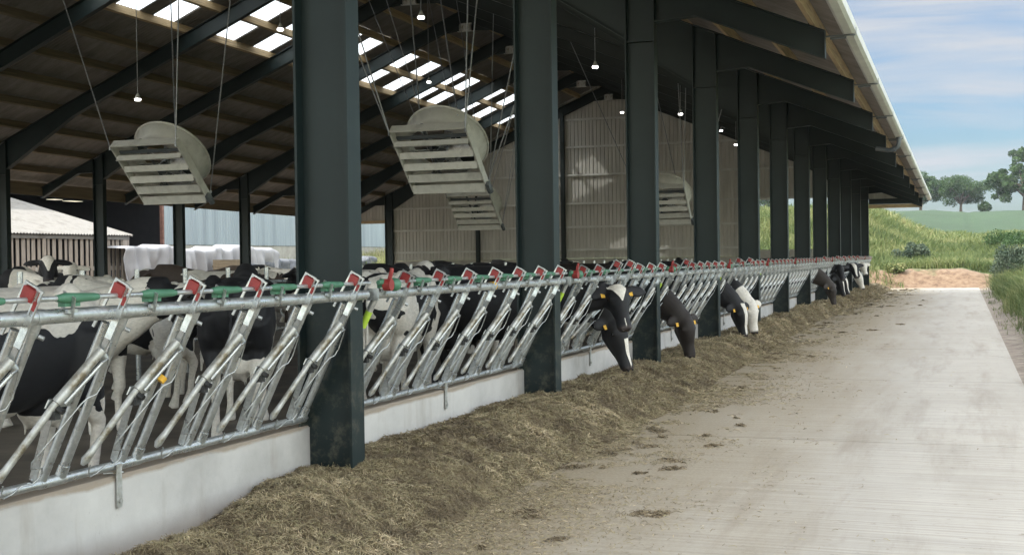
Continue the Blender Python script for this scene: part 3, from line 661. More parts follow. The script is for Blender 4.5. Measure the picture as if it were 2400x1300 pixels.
def build_strands():
    VV = []; FF = []; TT = []; off = 0; g = np.random.default_rng(5)
    for (ya, yb, n, L, W) in ((3.5, 9, 70000, .055, .0032), (9, 14, 50000, .06, .0042), (14, 22, 52000, .09, .0052), (22, 36, 42000, .12, .009), (36, 65, 26000, .17, .017)):
        Y = g.uniform(ya, yb, n); X = g.uniform(-.36, 1.12, n); Z = hsil(X, Y); k = Z > .0; X, Y, Z = X[k], Y[k], Z[k]
        clump = fbm(X, Y, 31, 3, 4)
        V, F = strands(X, Y, Z+.006+.012*np.clip(clump, 0, 1), L, W, int(ya*10), .45)
        t = np.clip(.44+.45*fbm(X, Y, 33, 4, 1.3)+.55*fbm(X, Y, 34, 3, 7)+g.normal(0, .17, len(X)), 0, 1)
        VV.append(V); FF.append(F+off); TT.append(np.repeat(t, 6)); off += len(V)
    # loose bits on the road: dense by the heap, thinning out
    for (ya, yb, n, L, W) in ((4, 12, 24000, .045, .0035), (12, 26, 20000, .07, .006), (26, 64, 11000, .12, .014)):
        Y = g.uniform(ya, yb, n); X = sil_edge(Y)-.05+np.abs(g.exponential(.42, n)); 
        k = (X < 4.8) & (fbm(X, Y*.7, 35, 4, 1.1)+.6*fbm(X, Y, 36, 3, 5) > -.10+.10*(X-1)+.12*g.normal(0, 1, n)); X, Y = X[k], Y[k]
        V, F = strands(X, Y, np.full(len(X), .006), L, W, int(ya*10)+3, .12)
        t = np.clip(.45+g.normal(0, .25, len(X)), 0, 1); VV.append(V); FF.append(F+off); TT.append(np.repeat(t, 6)); off += len(V)
    # small dropped clots further out
    m = 80; cy = 6+60*g.random(m)**1.3; cx = sil_edge(cy)+.08+np.abs(g.exponential(.5, m)); kk = cx < 4.7; cy, cx = cy[kk], cx[kk]
    for a, b in zip(cx, cy):
        s = g.uniform(.015, .07)*g.uniform(.6, 1.2); k = int(230*s/.1)+4
        X = a+g.normal(0, s*.9, k)*(.4+g.random()); Y = b+g.normal(0, s*1.1, k)+.6*(X-a)*g.choice([-1, 1]); Z = np.maximum(.006, .016*np.exp(-((X-a)**2+(Y-b)**2)/(2*s*s))*g.random(k)*1.6)
        sc = 1+b/18; V, F = strands(X, Y, Z, .03*sc, .005*sc, int(b*97), .3)
        VV.append(V); FF.append(F+off); TT.append(np.repeat(np.clip(.15+g.normal(0, .15, k), 0, 1), 6)); off += len(V)
    return np.concatenate(VV), np.concatenate(FF), np.concatenate(TT)
V2, F2, T2 = build_strands()
nb = len(V); allV = np.concatenate([V, V2]); allF = np.concatenate([F, F2+nb])
so_ = npmesh('silage', allV, allF, msil, attr=np.concatenate([np.full(nb, .3), T2])); so_.data.materials.append(mstr)
mi = np.zeros(len(allF), dtype=np.int32); mi[len(F):] = 1; so_.data.polygons.foreach_set('material_index', mi)
sm_ = np.zeros(len(allF), dtype=bool); sm_[:len(F)] = True; so_.data.polygons.foreach_set('use_smooth', sm_)
tag(so_, 'long brown heap of chopped grass silage lying along the feed wall', 'silage', kind='stuff')

# ------------------------------------------------------------------ grass, weeds
def veg_mat(name, stops):
    m, nt, p = newmat(name); at = N(nt, 'ShaderNodeAttribute'); at.attribute_name = 'tint'
    r = ramp(nt, stops); nt.links.new(at.outputs['Fac'], r.inputs[0]); nt.links.new(r.outputs[0], p.inputs['Base Color']); p.inputs['Roughness'].default_value = .7
    o = [n for n in nt.nodes if n.type == 'OUTPUT_MATERIAL'][0]; tr = N(nt, 'ShaderNodeBsdfTranslucent'); nt.links.new(r.outputs[0], tr.inputs[0])
    ms = N(nt, 'ShaderNodeMixShader'); ms.inputs[0].default_value = .3; nt.links.new(p.outputs[0], ms.inputs[1]); nt.links.new(tr.outputs[0], ms.inputs[2]); nt.links.new(ms.outputs[0], o.inputs[0])
    return m
M['grass'] = veg_mat('grass', [(0, (.04, .07, .022)), (.4, (.10, .14, .042)), (.75, (.20, .22, .085)), (1, (.36, .33, .17))])
M['leaf'] = veg_mat('leaf', [(0, (.014, .040, .010)), (.5, (.034, .078, .019)), (1, (.07, .125, .032))])
M['weed'] = veg_mat('weed', [(0, (.035, .06, .04)), (.5, (.065, .095, .062)), (1, (.12, .15, .09))])
M['bark'] = noisy('bark', (.08, .06, .045), (.14, .11, .085), 4, .9, 0, .4, .03)
def blades(X, Y, H, W, seed, lean=.35):
    g = np.random.default_rng(seed); n = len(X); Z = hterr(X, Y)-.02; a = g.random(n)*2*np.pi; la = g.random(n)*2*np.pi; l = np.abs(g.normal(0, lean, n))
    H = H*(.5+g.random(n)*.9); s = np.stack([np.cos(a), np.sin(a), 0*a], -1)*(W*(.6+.8*g.random(n)))[:, None]/2
    P = np.stack([X, Y, Z], -1); d = np.stack([np.cos(la)*l, np.sin(la)*l, 0*l+1], -1)
    p1 = P+d*(H*.55)[:, None]; p2 = P+np.stack([np.cos(la)*l*2.2, np.sin(la)*l*2.2, 0*l+1-.3*l], -1)*H[:, None]
    V = np.stack([P-s, P+s, p1-s*.8, p1+s*.8, p2-s*.15, p2+s*.15], 1).reshape(-1, 3)
    o = np.arange(n)[:, None]*6; F = np.concatenate([o+np.array([[0, 1, 3, 2]]), o+np.array([[2, 3, 5, 4]])], 0); return V, F
def grass_obj(name, specs, label):
    VV = []; FF = []; TT = []; off = 0
    for i, (X, Y, H, W, base, lean) in enumerate(specs):
        V, F = blades(X, Y, H, W, 50+i, lean); g = np.random.default_rng(90+i)
        t = np.clip(base+.0+.5*fbm(X, Y, 41, 4, .35)+g.normal(0, .16, len(X)), 0, 1); t = np.repeat(t, 6); VV.append(V); FF.append(F+off); TT.append(t); off += len(V)
    o = npmesh(name, np.concatenate(VV), np.concatenate(FF), M['grass'], attr=np.concatenate(TT)); tag(o, label, 'grass', kind='stuff'); return o
g_ = np.random.default_rng(11)
def scat(n, x0, x1, y0, y1, cond=None, pw=1.0):
    X = g_.uniform(x0, x1, n); Y = y0+(y1-y0)*g_.random(n)**pw
    if cond is not None: k = cond(X, Y); X, Y = X[k], Y[k]
    return X, Y
edge = lambda X, Y: X > 5.62+.35*fbm(Y, Y*0, 44, 4, .35)+.45*g_.normal(0, .3, len(X))
A = scat(52000, 5.2, 9, 15, 34, edge); B_ = scat(52000, 5.2, 12, 34, 72, edge)
low = scat(2500, 5.05, 5.8, 13, 66, lambda X, Y: fbm(X, Y, 46, 3, .8) > .12)
grass_obj('verge_grass', [(A[0], A[1], .55, .011, .42, .38), (B_[0], B_[1], .62, .02, .45, .38), (low[0], low[1], .16, .012, .5, .5)], 'tall green and straw-coloured grass on the bank right of the road')
C1 = scat(90000, -14, 16, 73.5, 100, lambda X, Y: (fbm(X, Y, 47, 4, .16) > -.42) & (Y > 74.2+fbm(X, X*0, 48, 3, .4)), 1.2)
C2 = scat(50000, -30, 50, 95, 140, lambda X, Y: fbm(X, Y, 49, 3, .08) > -.3)
C3 = scat(9000, -14, 14, 70.5, 75, lambda X, Y: fbm(X, Y, 51, 4, .5) > .16)
C4 = scat(16000, -42, -30.5, 60, 95)
grass_obj('bank_grass', [(C1[0], C1[1], .55, .045, .5, .4), (C2[0], C2[1], .6, .09, .5, .4), (C3[0], C3[1], .3, .04, .45, .5), (C4[0], C4[1], .9, .06, .75, .4)], 'pale green rough grass covering the spoil bank beyond the road end')

def leafcloud(centers, radii, n, size, seed, flat=1.0):
    g = np.random.default_rng(seed); C_ = np.array(centers); Rr = np.array(radii); w = Rr**2; w = w/w.sum(); idx = g.choice(len(C_), n, p=w)
    d = g.normal(0, 1, (n, 3)); d /= np.linalg.norm(d, axis=1)[:, None]; rr = Rr[idx]*(.35+.7*g.random(n)**.6)
    P = C_[idx]+d*rr[:, None]*np.array([1, 1, flat]); 
    a = g.normal(0, 1, (n, 3)); a /= np.linalg.norm(a, axis=1)[:, None]; b = np.cross(a, g.normal(0, 1, (n, 3))); b /= np.linalg.norm(b, axis=1)[:, None]
    s = (size*(.6+.8*g.random(n)))[:, None]; V = np.stack([P-a*s, P+b*s*.6, P+a*s, P-b*s*.6], 1).reshape(-1, 3); F = np.arange(n*4).reshape(-1, 4)
    t = np.repeat(np.clip(.5+.25*(g.random(len(C_))[idx]-.5)*2+g.normal(0, .15, n), 0, 1), 4); return V, F, t
def tree(x, y, h, w, seed, label, gnd=None, trunk=.22, n=17000, size=.24):
    g = random.Random(seed); z0 = float(hterr(x, y)) if gnd is None else gnd
    e = empty('oak_tree', (x, y, z0), label, 'tree', 'trees on the skyline')
    m = MB(); th = h*trunk; tr = h*.035; cs = []; rs = []
    m.tube([(0, 0, -.3), (0, 0, th*.5), (.1, 0, th), (.2, .1, h*.6)], [tr*1.3, tr, tr*.85, tr*.4], 10)
    nb = 13
    for i in range(nb):
        a = 2*math.pi*(i+.4*g.random())/nb*1.0+i*1.9; rr = w*.5*g.uniform(.45, .8); zz = h*g.uniform(.38, .80); zz -= .12*h*(rr/(w*.5)-.5)
        tip = Vector((math.cos(a)*rr, math.sin(a)*rr, zz)); st = Vector((0, 0, th*g.uniform(.75, 1.5))); mid = st.lerp(tip, .5)+Vector((0, 0, .05*h))
        m.tube([st, mid, tip], [tr*.5, tr*.3, tr*.12], 7)
        for k in range(6): cs.append(tip+Vector((g.gauss(0, w*.085), g.gauss(0, w*.085), g.gauss(0, h*.065)))); rs.append(w*g.uniform(.045, .11))
    for k in range(7): cs.append(Vector((g.gauss(0, w*.12), g.gauss(0, w*.12), h*g.uniform(.72, .92)))); rs.append(w*g.uniform(.07, .12))
    m.build('trunk', M['bark'], e)
    V, F, t = leafcloud([tuple(c) for c in cs], rs, n, size*h/12, seed, .8); o = npmesh('crown', V, F, M['leaf'], attr=t); o.parent = e; return e
def atY(px, py, Y):
    d = fw*2900+rt*(px-1200)-up*(py-650); t = Y/d.y; return CP+d*t
for px, Y, h, w, lb, tk in ((2252, 385, 11.0, 19.5, 'round-headed oak standing alone in the middle of the skyline field', .26), (2158, 372, 11.0, 15, 'oak half hidden behind the barn gutter end', .2), (2402, 345, 16.5, 17, 'tallest oak, cut by the right edge of the picture', .25), (1792, 395, 10, 12, 'oak seen far off through the open gable doorway', .2)):
    p = atY(px, 500, Y); tree(p.x, Y, h, w, int(px), lb, trunk=tk)
p = atY(2308, 500, 380); e = empty('bush', (p.x, 380, float(hterr(p.x, 380))), 'small round bush beside the lone oak on the skyline', 'bush')
V, F, t = leafcloud([(0, 0, 1.5), (.8, 0, 1.3), (-.8, 0, 1.3), (0, 0, 2.2)], [1.3, 1.1, 1.1, .9], 1500, .3, 3); o = npmesh('crown', V, F, M['leaf'], attr=t); o.parent = e
m = MB(); m.tube([(0, 0, -.2), (0, 0, 1.5)], [.15, .06], 6); m.build('trunk', M['bark'], e)
def shrub(px, py, Y, h, w, label, seed, mat='weed', size=.07, n=2600):
    p = atY(px, py, Y); z0 = float(hterr(p.x, Y)); e = empty('shrub', (p.x, Y, z0), label, 'shrub', 'weedy shrubs on the bank'); g = random.Random(seed)
    cs = [(g.gauss(0, w*.22), g.gauss(0, w*.22), h*g.uniform(.25, .8)) for _ in range(16)]; rs = [w*g.uniform(.12, .22) for _ in cs]
    V, F, t = leafcloud(cs, rs, n, size, seed); o = npmesh('foliage', V, F, M[mat], attr=t); o.parent = e
    m = MB()
    for c in cs[:9]: m.tube([(0, 0, -.05), (c[0]*.5, c[1]*.5, c[2]*.6), c], [.03, .02, .01], 5)
    m.build('stems', M['bark'], e)
shrub(2138, 578, 80, 1.2, 1.8, 'grey-green bush in the grass right of the barn corner', 1, n=4200)
shrub(2350, 548, 96, .9, 3.6, 'dark hedge-like bush at the foot of the green field', 4, 'leaf', n=4000)
shrub(2395, 548, 92, 1.1, 3.4, 'leafy bush at the right edge below the green field', 5, 'leaf', n=4000)
shrub(2394, 620, 58, 1.7, 2.0, 'blue-green nettle clump on the verge at the right edge', 6, size=.045, n=5200)
shrub(2372, 610, 66, 1.5, 2.0, 'second nettle clump further along the verge', 7, size=.05, n=4200)
shrub(2098, 664, 72, .45, 1.3, 'low weed growing at the foot of the soil bank', 8, 'grass', n=900)

# ------------------------------------------------------------------ fans
def fan_source():
    root = empty('ventilation_fan', (0, 0, 0), 'fan', 'fan')
    d = Vector((0, .70, -.714)); nn = Vector((0, -.714, -.70)); W_ = 1.3; L = 1.26; D = .15
    P = lambda x, s, b: Vector((x, 0, 0))+d*s-nn*b     # x across, s down the face, b behind the face
    m = MB(); t = .012
    m.obox(P(W_/2, 0, D/2), (W_/2, 0, 0), d*t, nn*D/2); m.obox(P(W_/2, L, D/2), (W_/2, 0, 0), d*t, nn*D/2)
    m.obox(P(0, L/2, D/2), (t, 0, 0), d*(L/2), nn*D/2); m.obox(P(W_, L/2, D/2), (t, 0, 0), d*(L/2), nn*D/2)
    m.build('housing', M['fan'], root)
    # back plate with round opening (ring of quads from square to circle)
    m = MB(); c = P(W_/2, L/2, D); ns = 40; r_ = .565; sq = []; ci = []; c2 = []; c3 = []
    for k in range(ns):
        a = 2*math.pi*k/ns; ca, sa = math.cos(a), math.sin(a); q = max(abs(ca), abs(sa))
        sq.append(c+Vector((ca/q*W_/2, 0, 0))+d*(sa/q*L/2)); ci.append(c+Vector((ca*r_, 0, 0))+d*(sa*r_))
        c2.append(c-nn*.22+Vector((ca*r_*1.02, 0, 0))+d*(sa*r_*1.02)); c3.append(c-nn*.40+Vector((ca*(r_+.115), 0, 0))+d*(sa*(r_+.115)))
    F = []
    for k in range(ns): j = (k+1) % ns; F += [(k, j, ns+j, ns+k), (ns+k, ns+j, 2*ns+j, 2*ns+k), (2*ns+k, 2*ns+j, 3*ns+j, 3*ns+k)]
    m.add(sq+ci+c2+c3, F, True); m.tube(c3, .018, 6, closed=True)
    o = m.build('inlet_cone', M['fan'], root); md = o.modifiers.new('thickness', 'SOLIDIFY'); md.thickness = .006
    ang = R(-33); d2 = d*math.cos(ang)+nn*math.sin(ang)
    for k in range(5):
        m = MB(); s0 = .22+k*.232; a = P(W_/2, s0, .03); w2 = (.048, .050, .056, .064, .070)[k]
        ang = R((-70, -30, -34, -22, -26)[k]); d2 = d*math.cos(ang)-nn*math.sin(ang); n2 = d2.cross(Vector((1, 0, 0)))
        m.obox(a+d2*w2, (W_/2-.015, 0, 0), d2*w2, n2*.004); m.obox(a+d2*(2*w2), (W_/2-.015, 0, 0), n2*.016, d2*.003); m.build('louvre', M['fan'], root)
    m = MB()
    for s in (.16, .96): m.obox(P(W_/2, s+.06, D*.8), (W_/2-.02, 0, 0), d*.03, nn*.012)
    m.obox(P(W_*.38, L/2, D*1.3), (.02, 0, 0), d*(L/2-.02), nn*.012); m.tube([P(W_/2, L/2, D*.7), P(W_/2, L/2, D*1.5)], .09, 14)
    m.build('motor', M['grey_pvc'], root)
    m = MB()
    for k in range(6):
        a = 2*math.pi*k/6; rad = Vector((math.cos(a), 0, 0))+d*math.sin(a); tan = Vector((-math.sin(a), 0, 0))+d*math.cos(a); w = (tan*.8+nn*.6).normalized()
        m.obox(c-nn*.12+rad*.32, rad*.22, w*.085, rad.cross(w)*.004)
    m.tube([c-nn*.05, c-nn*.18], .075, 14); m.build('blades', M['galv'], root)
    m = MB(); m.tube([P(W_+.03, L-.02, D*.35), P(W_+.03, L+.1, D*.35)], .05, 10); m.obox(P(W_+.04, L-.05, D*.2), (.03, 0, 0), d*.06, nn*.05); m.build('actuator', M['grey_pvc'], root)
    return root, P
fsrc, FPt = fan_source()
specs = [((-9.21, 17.22, 3.77), 'white louvred ventilation fan hanging left of the nearest column', [((0, 0, 0), (125, 75, 17.75)), ((1.3, .0, 0), (419, 0, 17.3)), ((1.3, 1.2, .2), (650, 0, 15.5)), ((1.0, .1, .5), (387, 140, 22))]),
         ((-4.31, 17.78, 3.83), 'largest louvred ventilation fan, hanging between the two nearest columns', [((0, 0, 0), (835, 60, 17.4)), ((1.3, 0, 0), (1118, 0, 17.9)), ((.35, .1, .5), (962, 0, 19)), ((1.3, 1.2, .2), (1196, 300, 18.6))]),
         ((-9.40, 32.06, 3.58), 'smaller distant louvred fan hanging below and right of the largest fan', [((0, 0, 0), (1022, 380, 31.9)), ((1.3, 0, 0), (1170, 380, 32.0)), ((1.3, 1.2, .2), (1212, 300, 33)), ((.4, .1, .5), (1070, 380, 33))]),
         ((-4.0, 32.30, 3.62), 'distant louvred fan partly hidden behind the third column', [((0, 0, 0), None), ((1.3, 0, 0), None), ((.4, .1, .5), None)])]
for i, (loc, lb, ch) in enumerate(specs):
    o = fsrc if i == 0 else dup(fsrc)
    o.location = loc; tag(o, lb, 'fan', 'ventilation fans hanging on chains under the roof')
    for (x, s, b), tg in ch:
        a = Vector(loc)+FPt(x, s, b); t = atY(*tg) if tg else a+Vector((-.1, .05, 2)); dr = (t-a); hl = math.hypot(dr.x, dr.y); q_ = min(1, .5*max(dr.z, .2)/max(hl, 1e-6)); dr = Vector((dr.x*q_, dr.y*q_, max(dr.z, .2))); dr = dr*(8/dr.z)
        k = 0.0
        while k < 1 and a.z+dr.z*k < ztop(a.x+dr.x*k)+zf(a.y+dr.y*k)-.12: k += .01
        q = dr*k; m = MB(); st = FPt(x, s, b); m.tube([st, st+q], .011, 6); m.tube([st, st-Vector((0, 0, .05))], .02, 6); m.build('chain', M['chain'], o)

# ------------------------------------------------------------------ pendant lamps
lsrc = None
L_ = [((323, 234), 23.3, 'lit round lamp hanging above the left fan'), ((657, 70), 23.6, 'lit round lamp below the rooflights left of the nearest column'), ((987, 42), 22.4, 'lit round lamp near the ridge above the largest fan'), ((1005, 193), 36.9, 'small lit lamp on a rod among the far rooflights'), ((1395, 158), 27.3, 'bright lit lamp between the second and third columns'), ((1458, 264), 46.5, 'small lit lamp in front of the gable apex'), ((1595, 268), 36.9, 'lit lamp between the third and fourth columns'), ((1725, 340), 46.5, 'small lit lamp beside the fifth column'), ((1690, 307), 52, 'tiniest lit lamp far along the barn')]
for i, ((px, py), Y, lb) in enumerate(L_):
    p = atY(px, py, Y); zr_ = ztop(p.x)+zf(p.y)-.3-p.z
    if lsrc is None:
        lsrc = empty('pendant_lamp', p, lb, 'lamp', 'lit pendant lamps under the roof')
        m = MB(); m.tube([(0, 0, .02), (0, 0, .04), (0, 0, .10), (0, 0, .14)], [.07, .07, .035, .02], 16); m.build('lamp_housing', M['lamp_body'], lsrc)
        m = MB(); m.tube([(0, 0, -.02), (0, 0, .018)], [.062, .067], 18); m.build('lens', M['lamp'], lsrc); o = lsrc
    else:
        o = empty('pendant_lamp', p, lb, 'lamp', 'lit pendant lamps under the roof')
        for c in [c for c in lsrc.children if c.name.startswith(('lamp_housing', 'lens'))]: inst(c, c.name.split('.')[0], o)
    m = MB(); m.tube([(0, 0, .13), (0, 0, max(.5, zr_))], .009, 6); m.build('rod', M['chain'], o)

# ------------------------------------------------------------------ cubicle rails
cub = None
for i in range(40):
    y = 9.2+1.2*i
    if cub is None:
        cub = empty('cubicle_divider', (-7.2, y, .1), 'galvanised tube cubicle divider standing in the row among the cows', 'cubicle divider', 'cubicle dividers in the row behind the feeding cows')
        m = MB(); m.tube([(0, 0, 0), (0, 0, 1.62)], .038, 10); m.tube([(0, 0, 1.62), (0, 0, 1.625)], .04, 10); m.build('post', M['galv'], cub)
        m = MB(); m.tube([(0, 0, 1.25), (-.4, 0, 1.22), (-1.6, 0, 1.08), (-1.85, 0, .95), (-1.85, 0, .65), (-1.6, 0, .45), (-.8, 0, .40), (-.3, 0, .5), (0, 0, .55)], .025, 8); m.build('loop', M['galv'], cub)
    else:
        o = dup(cub); o.location = (-7.2, y, .1)
nr = empty('neck_rail', (0, 0, 0), 'pair of long galvanised rails running along the cubicle posts', 'rail')
for z in (1.47, 1.2):
    m = MB(); m.tube([(-7.13, 8.6, z), (-7.13, 57, z)], .03, 10); m.build('rail', M['galv'], nr)

# ------------------------------------------------------------------ old buildings on the left
ob = empty('old_shed', (0, 0, 0), 'low old shed with pale corrugated fibre-cement roof and gapped vertical boards', 'shed')
m = MB(); ex, ey0, ey1, ez = -34.9, 33.0, 51.6, 3.30; rx, rz = -44.5, 3.30+9.6*.275
ns = int((ey1-ey0)/.2*6); P = []
for k in range(ns+1):
    y = ey0+(ey1-ey0)*k/ns; c = .035*math.cos(2*math.pi*(y-ey0)/.2)
    P += [(ex+.15, y, ez+c-.04), (rx, y, rz+c)]
m.add(P, [(2*i, 2*i+1, 2*i+3, 2*i+2) for i in range(ns)], True); m.build('roof', M['old_roof'], ob)
m = MB(); m.box(ex-.1, ex, ey0, ey1-.05, ez-.26, ez-.10); m.bar((ex+.14, ey1+.02, ez-.06), (rx, ey1+.02, rz-.03), .05, .12); m.build('fascia', M['old_roof'], ob)
y = ey0; k = 0; gr = random.Random(4)
while y < ey1-.2:
    w = gr.uniform(.15, .24); m = MB(); m.box(ex-.13, ex-.10, y, min(y+w, ey1-.1), .9, ez-.265); m.build('board', M['wood_grey'], ob); y += w+gr.uniform(.11, .2)
m = MB(); m.box(ex-.13, ex-.02, ey1-.55, ey1-.05, .2, ez-.265); m.box(ex-.09, ex-.03, 45.4, 45.6, .3, ez-.265); m.build('corner_post', M['wood_grey'], ob)
m = MB(); m.box(ex-.16, ex-.131, ey0, ey1-.1, 1.55, 1.75); m.box(ex-.25, ex-.05, ey0, ey1-.06, .1, .89); m.build('sill_wall', M['barn_concrete'], ob)
m = MB(); m.box(rx, ex-1.2, ey0, ey1-.5, .1, ez-.1); m.build('dark_interior', M['shed_shade'], ob)  # solid near-black block stands in for the shade behind the boards
bb = empty('big_shed', (0, 0, 0), 'tall blue-grey corrugated metal shed with a wide dark doorway', 'shed')
bx = -43.5
def corrY(m, x, ya, yb, z0, z1, pitch=.25, amp=.03):
    n = max(2, int((yb-ya)/pitch*4)); P = []
    for k in range(n+1):
        y = ya+(yb-ya)*k/n; c = amp*(1 if (k % 4) in (1, 2) else -1)*.6; P += [(x+c, y, z0), (x+c, y, z1)]
    m.add(P, [(2*i, 2*i+1, 2*i+3, 2*i+2) for i in range(n)], False)
yd0, yd1 = 36.0, atY(378, 560, 1).y
def yat(px, py, X):
    d = fw*2900+rt*(px-1200)-up*(py-650); t = (X-CP.x)/d.x; return CP+d*t
yd1 = yat(378, 560, bx).y
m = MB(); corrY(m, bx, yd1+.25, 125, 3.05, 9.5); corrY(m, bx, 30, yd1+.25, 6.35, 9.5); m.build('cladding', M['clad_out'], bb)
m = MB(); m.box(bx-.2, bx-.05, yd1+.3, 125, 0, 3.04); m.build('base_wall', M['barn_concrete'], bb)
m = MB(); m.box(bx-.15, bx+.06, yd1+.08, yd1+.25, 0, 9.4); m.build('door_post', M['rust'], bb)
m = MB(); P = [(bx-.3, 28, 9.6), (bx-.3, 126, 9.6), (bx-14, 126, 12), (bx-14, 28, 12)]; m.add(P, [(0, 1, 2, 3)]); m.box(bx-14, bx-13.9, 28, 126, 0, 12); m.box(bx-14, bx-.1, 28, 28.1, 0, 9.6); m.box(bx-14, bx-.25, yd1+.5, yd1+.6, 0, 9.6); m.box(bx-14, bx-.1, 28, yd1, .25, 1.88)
m.build('dark_interior', M['shed_shade'], bb)
for k, (px, py, L2, dd) in enumerate(((170, 472, 1.2, -6), (128, 468, .8, -6), (330, 482, 1.1, -5), (358, 487, .9, -5), (256, 479, .9, -8), (280, 482, .8, -8))):
    q = yat(px, py, bx+dd); m = MB(); m.box(q.x-.3, q.x+.3, q.y-L2/2, q.y+L2/2, q.z, q.z+.02); m.build('rooflight', emis('rooflight_glow', (.75, .68, .5), .45) if k == 0 else bpy.data.materials['rooflight_glow'], bb)  # emissive panels stand in for daylight coming through the shed roof
q = yat(318, 505, bx-4); lm = empty('shed_lamp', q, 'small lit lamp hanging in the dark doorway of the tall shed', 'lamp')
m = MB(); m.tube([(0, 0, .05), (0, 0, .12)], [.2, .04], 12); m.build('lamp_shade', M['rust'], lm); m = MB(); m.tube([(0, 0, 0), (0, 0, .05)], [.07, .08], 10); m.build('lens', M['lamp'], lm)
# farm loader inside the doorway
q = yat(345, 580, bx-3.2); ld = empty('loader', (q.x, q.y, 1.9), 'yellow farm loader parked in the shade of the tall shed doorway', 'loader')
m = MB(); m.box(-.9, .9, -.7, 2.4, .7, 1.45); m.box(-.75, .75, -.2, 1.3, 1.45, 2.2); m.build('body', M['machine_yellow'], ld)
m = MB(); m.box(-.85, .85, 1.0, 2.2, 2.0, 3.3); m.box(-.6, .6, 1.2, 2.0, 1.5, 2.0); m.build('cab', M['machine_yellow'], ld)
for sx1 in (.95, -.95):
    for yy1 in (-.2, 1.9):
        m = MB(); m.tube([(sx1-.18, yy1, .75), (sx1+.18, yy1, .75)], .75, 24); w_ = m.build('wheel', M['black'], ld)
        m = MB(); m.tube([(sx1-.19, yy1, .75), (sx1+.19, yy1, .75)], .38, 20); m.build('rim', M['machine_yellow'], w_)
# white sheeted clamp wall
def sheet(name, X, ya, yb, z0, zt, mat, label, seed, depth=.5):
    ny_s = int((yb-ya)/.12); nz_s = 22; yv = np.linspace(ya, yb, ny_s); tv = np.linspace(0, 1, nz_s); Yg, Tg = np.meshgrid(yv, tv, indexing='ij')
    fold = np.abs(np.sin(Yg*1.15+fbm(Yg, Yg*0, seed, 3, .35)*2.2)); topz = zt(yv)[:, None]-.16*fold
    Zg = z0+(topz-z0)*np.minimum(Tg/.8, 1); Xg = X+.26*np.sin(Yg*6.5+Tg*3.5*np.sign(np.sin(Yg*1.15)))*np.clip(1.1-Tg, .1, 1)+.22*fbm(Yg, Tg*2, seed+1, 3, 1.3)-np.clip(Tg-.8, 0, 1)/.2*1.6
    Zg = Zg+np.clip(Tg-.8, 0, 1)*.3
    V = np.stack([Xg, Yg, Zg], -1).reshape(-1, 3); I = np.arange(ny_s-1)[:, None]*nz_s+np.arange(nz_s-1)[None]; F = np.stack([I, I+nz_s, I+nz_s+1, I+1], -1).reshape(-1, 4)
    o = npmesh(name, V, F, mat, smooth=True); md = o.modifiers.new('t', 'SOLIDIFY'); md.thickness = .02; tag(o, label, 'sheet'); return o
Xs = -33.6
ya, yb = yat(298, 600, Xs).y, yat(655, 600, Xs).y
sheet('cover_sheet', Xs, ya, yb, .3, lambda y: 2.72+.10*np.sin((y-ya)*.75)+.06*np.sin(y*1.9)-.25*sstep(yb-.9, yb, y), M['white_sheet'], 'creased white plastic sheet draped over the feed clamp beyond the barn', 61)
m = MB(); m.box(Xs-1.6, Xs-.5, ya+1.8, yb-.3, .2, 2.3); tag(m.build('clamp_wall', M['barn_concrete']), 'low concrete clamp wall under the white plastic sheet', 'wall')
w0, w1 = yat(500, 625, Xs+.35).y, yat(582, 625, Xs+.35).y
m = MB(); yq = w0
while yq < w1-.05: m.box(Xs+.33, Xs+.37, yq, yq+.22, .4, 2.0); yq += .235
m.box(Xs+.28, Xs+.32, w0, w1, .9, 1.0); m.box(Xs+.28, Xs+.32, w0, w1, 1.6, 1.7); tag(m.build('board_panel', M['timber_dull']), 'brown wooden board panel leaning against the white sheet', 'boards')
a0, a1 = yat(585, 625, Xs+.2).y, yat(690, 625, Xs+.2).y
sheet('dark_cover', Xs+.2, a0, a1+1, .3, lambda y: 1.95+.15*np.sin(y*.9), M['dark_sheet'], 'dark grey tarpaulin to the right of the brown boards', 71)
b0, b1 = yat(800, 625, Xs+1.0).y, yat(882, 625, Xs+1.0).y
sheet('dark_cover', Xs+1.0, b0, b1, .3, lambda y: 2.1+.1*np.sin(y*1.2), M['dark_sheet'], 'dark ribbed tarpaulin by the grass, right of the nearest column', 75)

# ------------------------------------------------------------------ cattle
def loft(V, F, pts, ra, rb, seg=18, side=None):
    """Closed loft through pts with half widths ra (sideways) and rb (up); rounded ends."""
    pts = [Vector(p) for p in pts]; o = len(V); n = len(pts); S = Vector(side) if side else Vector((0, 1, 0))
    for i, p in enumerate(pts):
        d = (pts[min(i+1, n-1)]-pts[max(i-1, 0)]).normalized(); sd = (S-d*S.dot(d)).normalized(); u = sd.cross(d).normalized()
        for k in range(seg):
            a = 2*math.pi*k/seg; V.append(p+sd*math.cos(a)*ra[i]+u*math.sin(a)*rb[i])
    for i in range(n-1):
        for k in range(seg): F.append((o+i*seg+k, o+i*seg+(k+1) % seg, o+(i+1)*seg+(k+1) % seg, o+(i+1)*seg+k))
    F.append(tuple(range(o, o+seg))[::-1]); F.append(tuple(range(o+(n-1)*seg, o+n*seg)))
def blob(V, F, c, r, ax=None):
    c = Vector(c); ax = Vector(ax or (0, 0, 1)).normalized(); n = 7; pts = []; rr = []
    for i in range(n):
        t = math.pi*(i+.35)/(n-.3); pts.append(c-ax*r[2]*math.cos(t)); rr.append(math.sin(t))
    sd = (1, 0, 0) if abs(ax.x) < .9 else (0, 1, 0)
    loft(V, F, pts, [r[0]*q for q in rr], [r[1]*q for q in rr], 14, sd)
